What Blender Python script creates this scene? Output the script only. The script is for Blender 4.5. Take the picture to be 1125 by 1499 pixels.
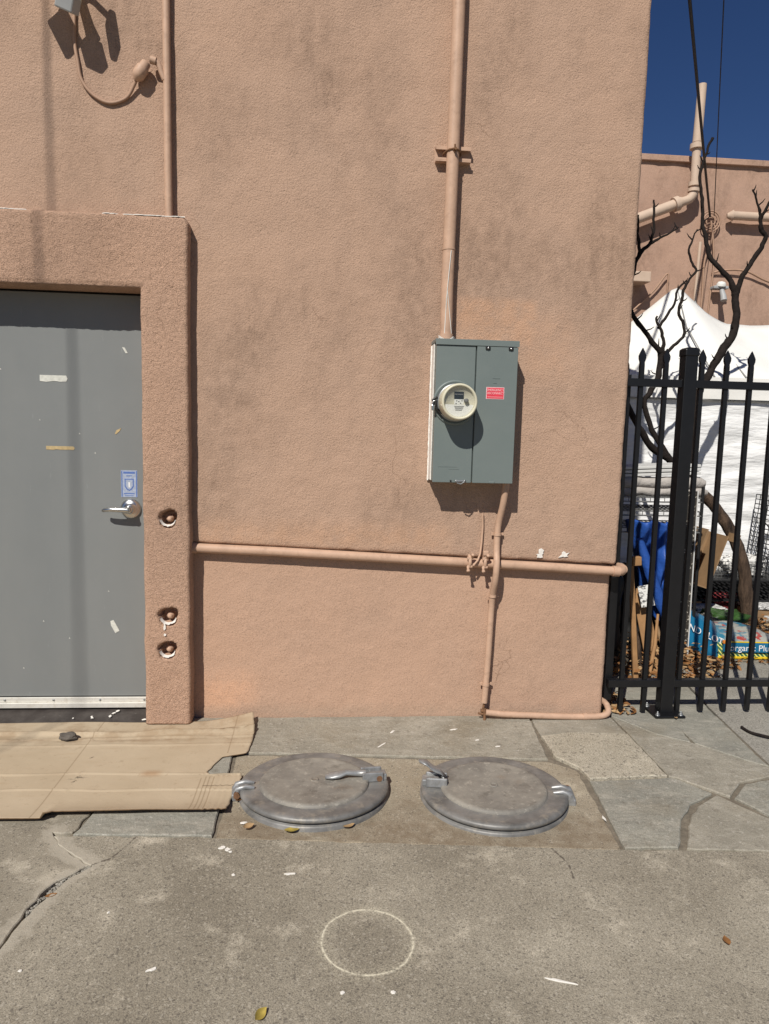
import bpy, bmesh, math, random
from mathutils import Vector, Matrix, noise
R = math.radians
random.seed(11)
scn = bpy.context.scene
for o in list(bpy.data.objects): bpy.data.objects.remove(o, do_unlink=True)
C = scn.collection

# ------------------------------------------------------------------ camera
YAW, PITCH, ROLL = R(4.7), R(6.5), R(1.45)
fw = Vector((math.sin(YAW)*math.cos(PITCH), math.cos(YAW)*math.cos(PITCH), -math.sin(PITCH)))
r0 = Vector((math.cos(YAW), -math.sin(YAW), 0)); u0 = r0.cross(fw)
rt = r0*math.cos(ROLL)+u0*math.sin(ROLL); up = rt.cross(fw)
cam_d = bpy.data.cameras.new('camera'); cam = bpy.data.objects.new('camera', cam_d); C.objects.link(cam)
cam.matrix_world = Matrix(((rt.x, up.x, -fw.x, 0), (rt.y, up.y, -fw.y, -3.4), (rt.z, up.z, -fw.z, 1.43), (0, 0, 0, 1)))
cam_d.sensor_fit = 'HORIZONTAL'; cam_d.sensor_width = 36; cam_d.lens = 36*1040/1125
cam_d.clip_start = 0.05; cam_d.clip_end = 2000
scn.camera = cam

# ------------------------------------------------------------------ sky and sun
LD = Vector((0.5, 1.0, -1.1)).normalized()          # direction the sunlight travels
elev = math.asin(-LD.z)
w = bpy.data.worlds.new('World'); scn.world = w; w.use_nodes = True
wn = w.node_tree.nodes; bg = wn['Background']
sky = wn.new('ShaderNodeTexSky'); sky.sky_type = 'NISHITA'; sky.sun_disc = False
sky.sun_elevation = elev; sky.sun_rotation = math.atan2(-LD.x, -LD.y)
sky.altitude = 50; sky.air_density = 0.8; sky.dust_density = 0.2; sky.ozone_density = 3.0
hs = wn.new('ShaderNodeHueSaturation'); hs.inputs['Saturation'].default_value = 1.20; hs.inputs['Hue'].default_value = .512
w.node_tree.links.new(sky.outputs[0], hs.inputs['Color']); w.node_tree.links.new(hs.outputs[0], bg.inputs[0]); bg.inputs[1].default_value = 0.05
sl = bpy.data.lights.new('sun', 'SUN'); sl.energy = 4.9; sl.angle = R(0.53); sl.color = (1.0, 0.955, 0.88)
sun = bpy.data.objects.new('sun', sl); C.objects.link(sun)
sun.rotation_euler = LD.to_track_quat('-Z', 'Y').to_euler(); sun.location = (-4, -8, 9)
scn.view_settings.view_transform = 'Standard'; scn.view_settings.look = 'None'
scn.view_settings.exposure = -0.06; scn.view_settings.gamma = 1.0
scn.render.engine = 'CYCLES'

# ------------------------------------------------------------------ mesh helpers
OFF = {}
class MB:
    def __init__(s): s.v = []; s.f = []; s.s = []
    def add(s, vs, fs, smooth=False):
        b = len(s.v); s.v += [Vector(v) for v in vs]
        s.f += [tuple(i+b for i in f) for f in fs]; s.s += [smooth]*len(fs); return s
    def bm(s, bm, M=None, smooth=False):
        if M is not None: bmesh.ops.transform(bm, matrix=M, verts=bm.verts)
        bm.verts.index_update()
        s.add([v.co.copy() for v in bm.verts], [[v.index for v in f.verts] for f in bm.faces], smooth); bm.free(); return s
    def box(s, c, sz, rot=None, bev=0.0, seg=2):
        bm = bmesh.new(); bmesh.ops.create_cube(bm, size=1.0)
        bmesh.ops.scale(bm, vec=Vector(sz), verts=bm.verts)
        if bev: bmesh.ops.bevel(bm, geom=bm.edges[:], offset=bev, segments=seg, affect='EDGES', profile=0.5)
        M = Matrix.Translation(Vector(c))
        if rot is not None: M = M @ (rot if isinstance(rot, Matrix) else Matrix.Rotation(rot[0], 4, rot[1]))
        return s.bm(bm, M)
    def box2(s, a, b, bev=0.0):
        a, b = Vector(a), Vector(b); return s.box((a+b)/2, [abs(q) for q in (b-a)], None, bev)
    def tube(s, pts, r, n=10, caps=True):
        pts = [Vector(p) for p in pts]; m = len(pts); rs = r if isinstance(r, (list, tuple)) else [r]*m
        t0 = (pts[1]-pts[0]).normalized(); a = Vector((0, 0, 1)) if abs(t0.z) < .9 else Vector((1, 0, 0))
        nx = t0.cross(a).normalized(); vs = []; fs = []
        for i in range(m):
            t = (pts[min(i+1, m-1)]-pts[max(i-1, 0)]).normalized()
            nx = (nx-t*nx.dot(t)).normalized(); ny = t.cross(nx)
            for k in range(n):
                q = 2*math.pi*k/n; vs.append(pts[i]+(nx*math.cos(q)+ny*math.sin(q))*rs[i])
        for i in range(m-1):
            for k in range(n): fs.append((i*n+k, i*n+(k+1) % n, (i+1)*n+(k+1) % n, (i+1)*n+k))
        s.add(vs, fs, True)
        if caps: s.add(vs[:n], [tuple(range(n))[::-1]]); s.add(vs[-n:], [tuple(range(n))])
        return s
    def lathe(s, prof, org, axis, n=40, smooth=True):
        ax = Vector(axis).normalized(); a = Vector((0, 0, 1)) if abs(ax.z) < .9 else Vector((1, 0, 0))
        ux = ax.cross(a).normalized(); uy = ax.cross(ux); org = Vector(org); vs = []; fs = []
        for (r, h) in prof:
            for k in range(n):
                q = 2*math.pi*k/n; vs.append(org+ax*h+(ux*math.cos(q)+uy*math.sin(q))*r)
        for i in range(len(prof)-1):
            for k in range(n): fs.append((i*n+k, i*n+(k+1) % n, (i+1)*n+(k+1) % n, (i+1)*n+k))
        s.add(vs, fs, smooth)
        s.add(vs[:n], [tuple(range(n))[::-1]]); s.add(vs[-n:], [tuple(range(n))]); return s
    def prism(s, poly, z0, z1, ch=0.004):
        n = len(poly); P = [Vector((p[0], p[1], 0)) for p in poly]
        ar = sum(P[i].x*P[(i+1) % n].y-P[(i+1) % n].x*P[i].y for i in range(n))
        if ar < 0: P.reverse()
        inn = []
        for i in range(n):
            a, b, c = P[i-1], P[i], P[(i+1) % n]
            d1 = (b-a).normalized(); d2 = (c-b).normalized()
            nn = Vector((-(d1.y+d2.y), d1.x+d2.x, 0)); nn = nn.normalized() if nn.length > 1e-6 else Vector((0, 0, 0))
            inn.append(b+nn*ch)
        vs = [(p.x, p.y, z0) for p in P]+[(p.x, p.y, z1-ch) for p in P]+[(p.x, p.y, z1) for p in inn]
        fs = [(i, (i+1) % n, n+(i+1) % n, n+i) for i in range(n)]+[(n+i, n+(i+1) % n, 2*n+(i+1) % n, 2*n+i) for i in range(n)]
        fs += [tuple(range(2*n, 3*n)), tuple(range(n))[::-1]]
        return s.add(vs, fs)
    def build(s, name, mat, parent=None, loc=None):
        off = Vector(loc) if loc is not None else (OFF[parent.name] if parent is not None else Vector((0, 0, 0)))
        me = bpy.data.meshes.new(name); me.from_pydata([v-off for v in s.v], [], s.f); me.update()
        me.polygons.foreach_set('use_smooth', s.s)
        me.materials.append(M[mat]); o = bpy.data.objects.new(name, me); C.objects.link(o)
        if parent is not None: o.parent = parent
        else: o.location = off
        OFF[o.name] = off; return o
def tag(o, label, cat, group=None):
    o['label'] = label; o['category'] = cat
    if group: o['group'] = group
    return o
def thing(name, label, cat, loc=(0, 0, 0), group=None):
    o = bpy.data.objects.new(name, None); C.objects.link(o); o.location = loc; o.empty_display_size = .1
    OFF[o.name] = Vector(loc); return tag(o, label, cat, group)
def struct(o): o['kind'] = 'structure'; return o
def stuff(o): o['kind'] = 'stuff'; return o
def text(parent, name, s, size, M4, mat, ext=0.0006):
    cu = bpy.data.curves.new('t', 'FONT'); cu.body = s; cu.size = size; cu.extrude = ext; cu.align_x = 'CENTER'; cu.align_y = 'CENTER'
    t = bpy.data.objects.new('t', cu); C.objects.link(t); dg = bpy.context.evaluated_depsgraph_get()
    me = bpy.data.meshes.new_from_object(t.evaluated_get(dg)); bpy.data.objects.remove(t)
    me.transform(Matrix.Translation(-OFF[parent.name]) @ M4); me.materials.clear(); me.materials.append(M[mat])
    o = bpy.data.objects.new(name, me); C.objects.link(o); o.parent = parent; OFF[o.name] = OFF[parent.name]; return o
def nz(x, y, z, sc): return noise.noise(Vector((x*sc, y*sc, z*sc)))

# ------------------------------------------------------------------ materials
M = {}
class NT:
    def __init__(s, name):
        m = bpy.data.materials.new(name); m.use_nodes = True; s.t = m.node_tree; s.n = s.t.nodes; s.l = s.t.links
        s.b = s.n['Principled BSDF']; s.g = s.n.new('ShaderNodeNewGeometry'); M[name] = m
        s.pos = s.g.outputs['Position']
    def noise(s, sc, det=4, rough=.6, vec=None, stretch=None):
        n = s.n.new('ShaderNodeTexNoise'); n.inputs['Scale'].default_value = sc; n.inputs['Detail'].default_value = det; n.inputs['Roughness'].default_value = rough
        v = vec or s.pos
        if stretch:
            mp = s.n.new('ShaderNodeMapping'); mp.inputs['Scale'].default_value = stretch; s.l.new(v, mp.inputs['Vector']); v = mp.outputs[0]
        s.l.new(v, n.inputs['Vector']); return n.outputs['Fac']
    def voro(s, sc, out='Distance', stretch=None):
        n = s.n.new('ShaderNodeTexVoronoi'); n.inputs['Scale'].default_value = sc; s.l.new(s.pos, n.inputs['Vector']); return n.outputs[out]
    def ramp(s, fac, stops):
        r = s.n.new('ShaderNodeValToRGB'); e = r.color_ramp.elements
        for i, (p, c) in enumerate(stops):
            el = e[i] if i < 2 else e.new(p)
            el.position = p; el.color = (c, c, c, 1) if not isinstance(c, (tuple, list)) else (*c, 1)
        s.l.new(fac, r.inputs[0]); return r.outputs[0]
    def mix(s, fac, a, b, mode='MIX'):
        n = s.n.new('ShaderNodeMix'); n.data_type = 'RGBA'; n.blend_type = mode
        for k, q in ((0, fac), (6, a), (7, b)):
            if isinstance(q, (int, float)): n.inputs[k].default_value = q
            elif isinstance(q, (tuple, list)): n.inputs[k].default_value = (*q, 1)
            else: s.l.new(q, n.inputs[k])
        return n.outputs[2]
    def math(s, op, a, b=0.0, c=None):
        n = s.n.new('ShaderNodeMath'); n.operation = op
        for k, q in enumerate((a, b, c)):
            if q is None: continue
            if isinstance(q, (int, float)): n.inputs[k].default_value = q
            else: s.l.new(q, n.inputs[k])
        return n.outputs[0]
    def xyz(s):
        n = s.n.new('ShaderNodeSeparateXYZ'); s.l.new(s.pos, n.inputs[0]); return n.outputs
    def bump(s, h, strength, dist, prev=None):
        n = s.n.new('ShaderNodeBump'); n.inputs['Strength'].default_value = strength; n.inputs['Distance'].default_value = dist
        s.l.new(h, n.inputs['Height'])
        if prev is not None: s.l.new(prev, n.inputs['Normal'])
        return n.outputs[0]
    def out(s, col, rough=.8, metal=0, nrm=None, spec=.3):
        for k, q in (('Base Color', col), ('Roughness', rough), ('Metallic', metal), ('Specular IOR Level', spec)):
            if isinstance(q, (int, float)): s.b.inputs[k].default_value = q
            elif isinstance(q, (tuple, list)): s.b.inputs[k].default_value = (*q, 1)
            else: s.l.new(q, s.b.inputs[k])
        if nrm is not None: s.l.new(nrm, s.b.inputs['Normal'])
    def rect(s, x0, x1, z0, z1, soft, ax=(0, 2)):
        o = s.xyz(); 
        def edge(v, a, b):
            d = s.math('MINIMUM', s.math('SUBTRACT', v, a), s.math('SUBTRACT', b, v))
            n = s.n.new('ShaderNodeMapRange'); n.inputs[1].default_value = -soft; n.inputs[2].default_value = soft
            s.l.new(d, n.inputs[0]); return n.outputs[0]
        return s.math('MULTIPLY', edge(o[ax[0]], x0, x1), edge(o[ax[1]], z0, z1))

def plain(name, col, rough=.5, metal=0, var=.12, vsc=9, bsc=0, bst=0, bd=.001, spec=.3, dirt=None):
    t = NT(name); f = t.ramp(t.noise(vsc, 5), [(.3, 1-var), (.7, 1+var*.5)])
    c = t.mix(1.0, col, f, 'MULTIPLY')
    if dirt: c = t.mix(t.ramp(t.noise(vsc*2.3, 6, .7), [(.52, 0), (.72, dirt[1])]), c, dirt[0])
    t.out(c, rough, metal, t.bump(t.noise(bsc, 3), bst, bd) if bsc else None, spec); return t
def stucco(name, base, grain, gstr, stains=True, smooth=False, patches=(), wear=.5, spk=.62):
    t = NT(name)
    c = t.mix(t.ramp(t.noise(1.3, 4), [(.35, 0), (.68, 1)]), base, tuple(q*k for q, k in zip(base, (.93, .955, .98))))
    c = t.mix(t.ramp(t.noise(7, 5), [(.4, 0), (.75, .35)]), c, tuple(q*1.10 for q in base))
    if stains:
        a = t.ramp(t.noise(1.45, 4, .6, stretch=(1.15, 1, .8)), [(.46, 0), (.64, 1)])
        b = t.ramp(t.noise(22, 5, .7, stretch=(1, 1, .6)), [(.36, .15), (.66, 1)])
        k = t.math('MULTIPLY', a, b)
        c = t.mix(t.math('MULTIPLY', k, wear), c, (.16, .105, .075))
        k2 = t.math('MULTIPLY', t.ramp(t.noise(.9, 2, .5, stretch=(2.4, 1, .35)), [(.55, 0), (.75, 1)]), t.ramp(t.noise(34, 4, .7), [(.45, 0), (.7, 1)]))
        c = t.mix(t.math('MULTIPLY', k2, wear*.4), c, (.12, .085, .065))
    # hairline cracks and pale rubbed spots
    vn = t.n.new('ShaderNodeTexVoronoi'); vn.feature = 'DISTANCE_TO_EDGE'; vn.inputs['Scale'].default_value = 1.5
    dv = t.n.new('ShaderNodeVectorMath'); dv.operation = 'ADD'; nv = t.n.new('ShaderNodeTexNoise'); nv.inputs['Scale'].default_value = 7; t.l.new(t.pos, nv.inputs['Vector'])
    ms = t.n.new('ShaderNodeVectorMath'); ms.operation = 'SCALE'; ms.inputs['Scale'].default_value = .3; t.l.new(nv.outputs['Color'], ms.inputs[0]); t.l.new(t.pos, dv.inputs[0]); t.l.new(ms.outputs[0], dv.inputs[1]); t.l.new(dv.outputs[0], vn.inputs['Vector'])
    hc = t.math('MULTIPLY', t.ramp(vn.outputs['Distance'], [(.0, .7), (.0045, 0)]), t.ramp(t.noise(1.9, 2), [(.54, 0), (.62, 1)]))
    c = t.mix(t.math('MULTIPLY', hc, .8 if stains else 0), c, (.20, .12, .08))
    c = t.mix(t.ramp(t.noise(11, 6, .75, stretch=(.8, 1, 1.2)), [(.66, 0), (.74, .45)]), c, tuple(min(1, q*1.2+.03) for q in base))
    for (x0, x1, z0, z1, soft, col, st) in patches:
        mk = t.math('MULTIPLY', t.rect(x0, x1, z0, z1, soft), t.ramp(t.noise(16, 4, .65), [(.3, .15), (.6, 1)]))
        c = t.mix(t.math('MULTIPLY', mk, st), c, col)
    sp = t.ramp(t.noise(170, 3, .7), [(.28, spk), (.46, .97), (.6, 1.02), (.8, 1.76-spk)]); c = t.mix(1.0, c, sp, 'MULTIPLY')
    h1 = t.noise(grain, 3, .62); h2 = t.noise(26, 4, .6, stretch=(1, 1, 1.3)); h3 = t.noise(6, 3)
    n1 = t.bump(h3, .35, .02); n2 = t.bump(h2, .28 if not smooth else .2, .008, n1); n3 = t.bump(h1, gstr, .004, n2)
    n4 = t.bump(t.noise(260, 2, .6), gstr*.8, .003, n3); t.out(c, .92, 0, n4, .12); return t
PEACH = (.482, .322, .230)
stucco('stucco_wall', PEACH, 120, 1.0, patches=[(.56, .98, 1.86, 2.06, .02, (.60, .35, .215), .55), (.92, 1.15, 1.7, 2.0, .05, (.56, .34, .22), .4), (-.6, .6, .86, .98, .04, (.58, .35, .22), .5)])
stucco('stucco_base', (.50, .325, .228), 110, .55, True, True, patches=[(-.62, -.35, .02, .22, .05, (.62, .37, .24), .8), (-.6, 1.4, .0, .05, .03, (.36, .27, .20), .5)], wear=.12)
stucco('stucco_surround', (.56, .36, .252), 190, 1.6, True, wear=.35, spk=.42)
stucco('stucco_back', (.46, .30, .22), 60, .5, True, wear=.5)
plain('pipe_paint', (.52, .342, .24), .55, 0, .12, 14, 60, .25, .002, .3, ((.30, .19, .13), .5))
plain('pipe_pale', (.55, .42, .32), .6, 0, .1, 5, 0, 0, .001, .3)
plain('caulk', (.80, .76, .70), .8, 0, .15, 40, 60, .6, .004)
t = NT('door_paint')
c = t.mix(t.ramp(t.noise(1.6, 4, .6, stretch=(1.5, 1, .5)), [(.35, 0), (.7, 1)]), (.182, .192, .190), (.205, .213, .208))
c = t.mix(t.ramp(t.noise(46, 4, .7, stretch=(1, 1, .15)), [(.66, 0), (.74, .35)]), c, (.34, .35, .34))
t.out(c, t.ramp(t.noise(5, 4), [(.3, .42), (.7, .6)]), 0, t.bump(t.noise(7, 2), .12, .01), .35)
t = NT('box_paint')
c = t.mix(t.ramp(t.noise(3, 4), [(.3, 0), (.7, 1)]), (.145, .175, .168), (.168, .196, .187))
t.out(c, .42, 0, t.bump(t.noise(9, 2), .1, .01), .4)
plain('dark_gap', (.012, .012, .012), .8)
plain('aluminium', (.72, .70, .64), .42, .25, .1, 20, 0, 0, .001, .5, ((.45, .38, .28), .5))
plain('chrome', (.62, .62, .60), .25, 1.0, .08, 30)
t = NT('threshold')
c = t.mix(t.ramp(t.noise(14, 6, .7), [(.4, 0), (.7, 1)]), (.055, .046, .042), (.10, .088, .08)); c = t.mix(t.ramp(t.noise(38, 4, .7), [(.68, 0), (.75, .7)]), c, (.5, .48, .43))
t.out(c, .6, .3)
plain('white_flake', (.78, .75, .69), .85, 0, .15, 60)
plain('tape_white', (.62, .62, .56), .8, 0, .2, 60); plain('tape_tan', (.50, .38, .20), .8, 0, .2, 60)
plain('sticker_blue', (.10, .17, .42), .4, 0, .1, 80); plain('sticker_pale', (.42, .48, .60), .35, .2, .25, 90)
plain('red_label', (.70, .055, .085), .5, 0, .1, 60); plain('pink_print', (.82, .55, .56), .5)
plain('meter_cream', (.60, .57, .43), .4, 0, .08, 20, 0, 0, .001, .4); plain('meter_white', (.70, .70, .64), .5, 0, .1, 90)
plain('lcd', (.02, .02, .018), .2); plain('print_grey', (.16, .16, .15), .6); plain('black_plastic', (.02, .02, .02), .45)
t = NT('clear_cover'); t.n.remove(t.b); tr = t.n.new('ShaderNodeBsdfTransparent'); gl = t.n.new('ShaderNodeBsdfGlossy'); gl.inputs['Roughness'].default_value = .05
mx = t.n.new('ShaderNodeMixShader'); mx.inputs[0].default_value = .05; t.l.new(tr.outputs[0], mx.inputs[1]); t.l.new(gl.outputs[0], mx.inputs[2]); t.l.new(mx.outputs[0], t.n['Material Output'].inputs[0])
plain('fence_black', (.008, .008, .009), .38, 0, .2, 20, 90, .1, .001, .45)
plain('zinc', (.32, .33, .33), .4, .8, .15, 30)
# cast hatch metal, dusty
t = NT('hatch_metal')
c = t.mix(t.ramp(t.noise(7, 6, .72), [(.33, 0), (.68, 1)]), (.165, .154, .136), (.30, .275, .232))
c = t.mix(t.ramp(t.noise(40, 5, .75), [(.56, 0), (.66, .6)]), c, (.42, .39, .33)); c = t.mix(t.ramp(t.noise(18, 5, .7), [(.54, 0), (.66, .5)]), c, (.10, .088, .072)); c = t.mix(t.ramp(t.noise(5, 5, .7), [(.60, 0), (.72, .5)]), c, (.16, .11, .07))
t.out(c, t.ramp(t.noise(14, 4), [(.3, .55), (.7, .85)]), .0, t.bump(t.noise(70, 3), .2, .002), .5)
plain('hatch_bright', (.33, .335, .335), .42, .45, .35, 25, 60, .15, .001, .5, ((.22, .20, .17), .7)); plain('hatch_rim', (.215, .21, .20), .5, .2, .5, 9, 50, .3, .002, .5, ((.33, .30, .25), .85))
plain('rust', (.20, .105, .055), .9, 0, .4, 60, 80, .4, .003)
# ground
def concrete(name, lo, hi, grain=230, gs=.55, chalk=False, dust=.35, dirt=False):
    t = NT(name)
    c = t.mix(t.ramp(t.noise(1.6, 5, .62), [(.36, 0), (.66, 1)]), lo, hi)
    c = t.mix(t.ramp(t.noise(5.5, 5, .7), [(.56, 0), (.74, dust)]), c, tuple(min(1, q*1.55+.02) for q in hi))
    c = t.mix(t.ramp(t.noise(3.1, 4, .6), [(.56, 0), (.72, .4)]), c, tuple(q*.72 for q in lo))
    g = t.ramp(t.noise(grain, 2, .7), [(.30, .42), (.46, .92), (.56, 1.05), (.74, 1.65)])
    c = t.mix(1.0, c, g, 'MULTIPLY')
    v = t.voro(grain*.55, 'Color'); sv = t.n.new('ShaderNodeSeparateColor'); t.l.new(v, sv.inputs[0])
    c = t.mix(t.ramp(sv.outputs[0], [(.91, 0), (.96, .4)]), c, (.52, .48, .40)); c = t.mix(t.ramp(sv.outputs[1], [(.91, 0), (.96, .5)]), c, (.08, .07, .06))
    def seg(a, b_):
        o = t.xyz(); ux, uy = b_[0]-a[0], b_[1]-a[1]; L2 = ux*ux+uy*uy
        px, py = t.math('SUBTRACT', o[0], a[0]), t.math('SUBTRACT', o[1], a[1])
        h = t.math('DIVIDE', t.math('ADD', t.math('MULTIPLY', px, ux), t.math('MULTIPLY', py, uy)), L2); h = t.math('MINIMUM', t.math('MAXIMUM', h, 0), 1)
        qx, qy = t.math('SUBTRACT', px, t.math('MULTIPLY', h, ux)), t.math('SUBTRACT', py, t.math('MULTIPLY', h, uy))
        return t.math('SQRT', t.math('ADD', t.math('MULTIPLY', qx, qx), t.math('MULTIPLY', qy, qy)))
    if dirt:
        dm = t.math('MULTIPLY', t.math('MAXIMUM', t.rect(-.5, 1.2, -1.2, -.86, .09, (0, 1)), t.ramp(t.noise(3.2, 4, .6), [(.5, 0), (.66, 1)])), t.ramp(t.noise(14, 5, .7), [(.36, .1), (.6, 1)]))
        c = t.mix(t.math('MULTIPLY', dm, .6), c, (.17, .125, .08))
    if chalk:
        d = None
        for a, b_ in [((-.896, -1.036), (-.746, -1.165)), ((-.746, -1.165), (-.829, -1.276)), ((-.829, -1.276), (-.872, -1.537)), ((-.94, -.95), (-.896, -1.036))]:
            e = seg(a, b_); d = e if d is None else t.math('MINIMUM', d, e)
        d = t.math('ADD', d, t.math('MULTIPLY', t.math('SUBTRACT', t.noise(13, 5, .7), .5), .13))
        c = t.mix(t.ramp(d, [(.0, .75), (.034, .5), (.044, 0)]), c, (.44, .40, .325))
        hl = None
        for a, b_ in [((-.746, -1.165), (-.697, -1.133)), ((-.697, -1.133), (-.671, -1.084)), ((-.671, -1.084), (-.642, -1.0)), ((.80, -1.13), (.83, -1.22)), ((.83, -1.22), (.82, -1.30))]:
            e = seg(a, b_); hl = e if hl is None else t.math('MINIMUM', hl, e)
        hl = t.math('ADD', hl, t.math('MULTIPLY', t.math('SUBTRACT', t.noise(40, 3, .7), .5), .022))
        c = t.mix(t.ramp(hl, [(.0, .85), (.003, 0)]), c, (.09, .075, .06))
        o = t.xyz(); dx = t.math('SUBTRACT', o[0], .135); dy = t.math('SUBTRACT', o[1], -1.55)
        wob = t.math('MULTIPLY', t.math('SUBTRACT', t.noise(5, 2), .5), .018)
        d = t.math('SQRT', t.math('ADD', t.math('MULTIPLY', dx, dx), t.math('MULTIPLY', dy, dy)))
        e = t.math('ABSOLUTE', t.math('SUBTRACT', t.math('ADD', d, wob), .1285))
        ln = t.ramp(e, [(.001, 1), (.0046, 0)]); ln = t.math('MULTIPLY', ln, t.ramp(t.noise(70, 4, .75), [(.38, .05), (.54, 1)]))
        dustm = t.math('MULTIPLY', t.ramp(e, [(.0, 1), (.045, 0)]), t.ramp(t.noise(170, 2, .7), [(.48, 0), (.6, 1)]))
        c = t.mix(t.math('MULTIPLY', dustm, .5), c, (.60, .55, .42)); c = t.mix(t.math('MULTIPLY', ln, .95), c, (.78, .73, .57))
    t.out(c, .9, 0, t.bump(t.noise(grain, 2, .7), gs, .004, t.bump(t.noise(9, 4), .3, .01)), .2)
concrete('sidewalk_concrete', (.245, .217, .168), (.375, .338, .268), 330, .6, chalk=True, dust=.8)
concrete('pad_concrete', (.28, .235, .172), (.38, .335, .255), 320, .35, dust=.5, dirt=True)
concrete('yard_concrete', (.25, .235, .2), (.33, .31, .27), 300, .4)
concrete('rough_patch', (.37, .33, .255), (.50, .455, .365), 220, .9)
def slate(name, lo, hi):
    t = NT(name)
    c = t.mix(t.ramp(t.noise(3.2, 6, .68), [(.33, 0), (.68, 1)]), lo, hi)
    c = t.mix(t.ramp(t.noise(9, 6, .72, stretch=(.6, 1.6, 1)), [(.50, 0), (.66, .6)]), c, (.43, .40, .335))
    c = t.mix(t.ramp(t.noise(46, 4, .7), [(.58, 0), (.66, .55)]), c, (.50, .47, .41)); c = t.mix(t.ramp(t.noise(24, 5, .75), [(.55, 0), (.68, .5)]), c, (.13, .11, .085))
    c = t.mix(t.ramp(t.noise(2.1, 4), [(.55, 0), (.7, .4)]), c, (.23, .185, .12))
    c = t.mix(1.0, c, t.ramp(t.noise(240, 2), [(.3, .72), (.6, 1.06), (.8, 1.25)]), 'MULTIPLY')
    t.out(c, .85, 0, t.bump(t.noise(60, 5, .7), .5, .005, t.bump(t.noise(8, 5, .7), .6, .016)), .2)
slate('slate_a', (.255, .235, .190), (.36, .33, .268)); slate('slate_b', (.235, .228, .195), (.325, .312, .262))
plain('mortar', (.20, .172, .132), .95, 0, .35, 30, 120, .8, .006)
t = NT('cardboard')
c = t.mix(t.ramp(t.noise(2.2, 4), [(.35, 0), (.7, 1)]), (.425, .34, .235), (.495, .405, .29))
c = t.mix(t.ramp(t.noise(7, 5, .7, stretch=(.5, 2.5, 1)), [(.58, 0), (.75, .35)]), c, (.36, .26, .16))
c = t.mix(t.math('MULTIPLY', t.rect(-.735, -.665, -.575, -.535, .018, (0, 1)), .8), c, (.33, .2, .11))
o = t.xyz(); wv = t.math('MULTIPLY', t.math('SUBTRACT', t.noise(5, 4, .65), .5), .11)
for yc, st_ in ((-.150, .95), (-.235, .6)):
    e = t.math('ABSOLUTE', t.math('ADD', t.math('SUBTRACT', o[1], yc), wv))
    c = t.mix(t.math('MULTIPLY', t.ramp(e, [(.0, 1), (.004, .5), (.03, 0)]), t.math('MULTIPLY', t.ramp(t.noise(9, 4, .7), [(.35, .2), (.6, 1)]), st_)), c, (.17, .105, .06))
ln = None
for x_, y0_, y1_ in ((-1.045, -.95, 0), (-.415, -.38, .02), (-.49, -.95, -.60), (-.472, -.95, -.59), (-.457, -.95, -.59), (-.44, -.95, -.59)):
    k_ = t.math('MULTIPLY', t.ramp(t.math('ABSOLUTE', t.math('SUBTRACT', o[0], x_)), [(.0005, 1), (.0028, 0)]), t.math('MULTIPLY', t.math('GREATER_THAN', o[1], y0_), t.math('LESS_THAN', o[1], y1_)))
    ln = k_ if ln is None else t.math('MAXIMUM', ln, k_)
c = t.mix(t.math('MULTIPLY', ln, .6), c, (.20, .135, .08))
sl_ = t.math('MULTIPLY', t.ramp(t.math('ABSOLUTE', t.math('SUBTRACT', o[1], -.665)), [(.001, 1), (.004, 0)]), t.math('GREATER_THAN', o[0], -.475)); c = t.mix(t.math('MULTIPLY', sl_, .85), c, (.07, .045, .025))
c = t.mix(t.math('MULTIPLY', t.rect(-2, -.35, -.30, .05, .05, (0, 1)), t.ramp(t.noise(6, 5, .7), [(.48, 0), (.62, .45)])), c, (.27, .18, .105))
c = t.mix(t.ramp(t.noise(30, 5, .75), [(.58, 0), (.68, .35)]), c, (.28, .20, .13))
t.out(c, .9, 0, t.bump(t.noise(170, 2, stretch=(1, .08, 1)), .12, .002, t.bump(t.noise(14, 4), .3, .006)), .12)
plain('cardboard_edge', (.20, .13, .075), .9, 0, .3, 40); plain('stone', (.12, .105, .09), .85, 0, .3, 30, 60, .6, .005)
plain('leaf_brown', (.28, .13, .045), .7, 0, .45, 30, 0, 0, .001, .3); plain('leaf_tan', (.40, .26, .13), .75, 0, .4, 30); plain('leaf_yellow', (.36, .27, .06), .7, 0, .4, 40)
t = NT('bark'); c = t.mix(t.ramp(t.noise(24, 5, .7, stretch=(1, 1, .2)), [(.35, 0), (.7, 1)]), (.035, .025, .02), (.17, .112, .075)); t.out(c, .9, 0, t.bump(t.noise(46, 5, .75, stretch=(1, 1, .15)), 1.0, .03), .15)
plain('bark_dark', (.022, .017, .015), .9, 0, .4, 30, 90, .6, .006, .15)
t = NT('vinyl'); c = t.mix(t.ramp(t.noise(2.5, 4), [(.4, 0), (.75, 1)]), (.82, .82, .81), (.74, .74, .73)); t.out(c, .55, 0, t.bump(t.noise(3.2, 4, .6, stretch=(.5, 1, 2.2)), .75, .05), .3)
t = NT('canopy'); c = t.mix(t.ramp(t.noise(1.6, 4), [(.4, 0), (.75, 1)]), (.82, .81, .77), (.74, .725, .68)); t.out(c, .7, 0, t.bump(t.noise(5, 4), .12, .02), .2)
plain('grey_line', (.32, .32, .31), .7)
plain('blue_cloth', (.022, .085, .36), .5, 0, .2, 7, 14, .5, .02, .4); plain('grey_cloth', (.42, .39, .36), .85, 0, .2, 8, 25, .5, .02)
plain('wire_steel', (.26, .26, .25), .45, .6, .15, 30); plain('wire_black', (.015, .015, .016), .5)
plain('wood', (.36, .20, .09), .75, 0, .25, 12); plain('board_brown', (.27, .17, .09), .8, 0, .2, 10); plain('white_board', (.62, .62, .60), .5, 0, .1, 12)
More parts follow.
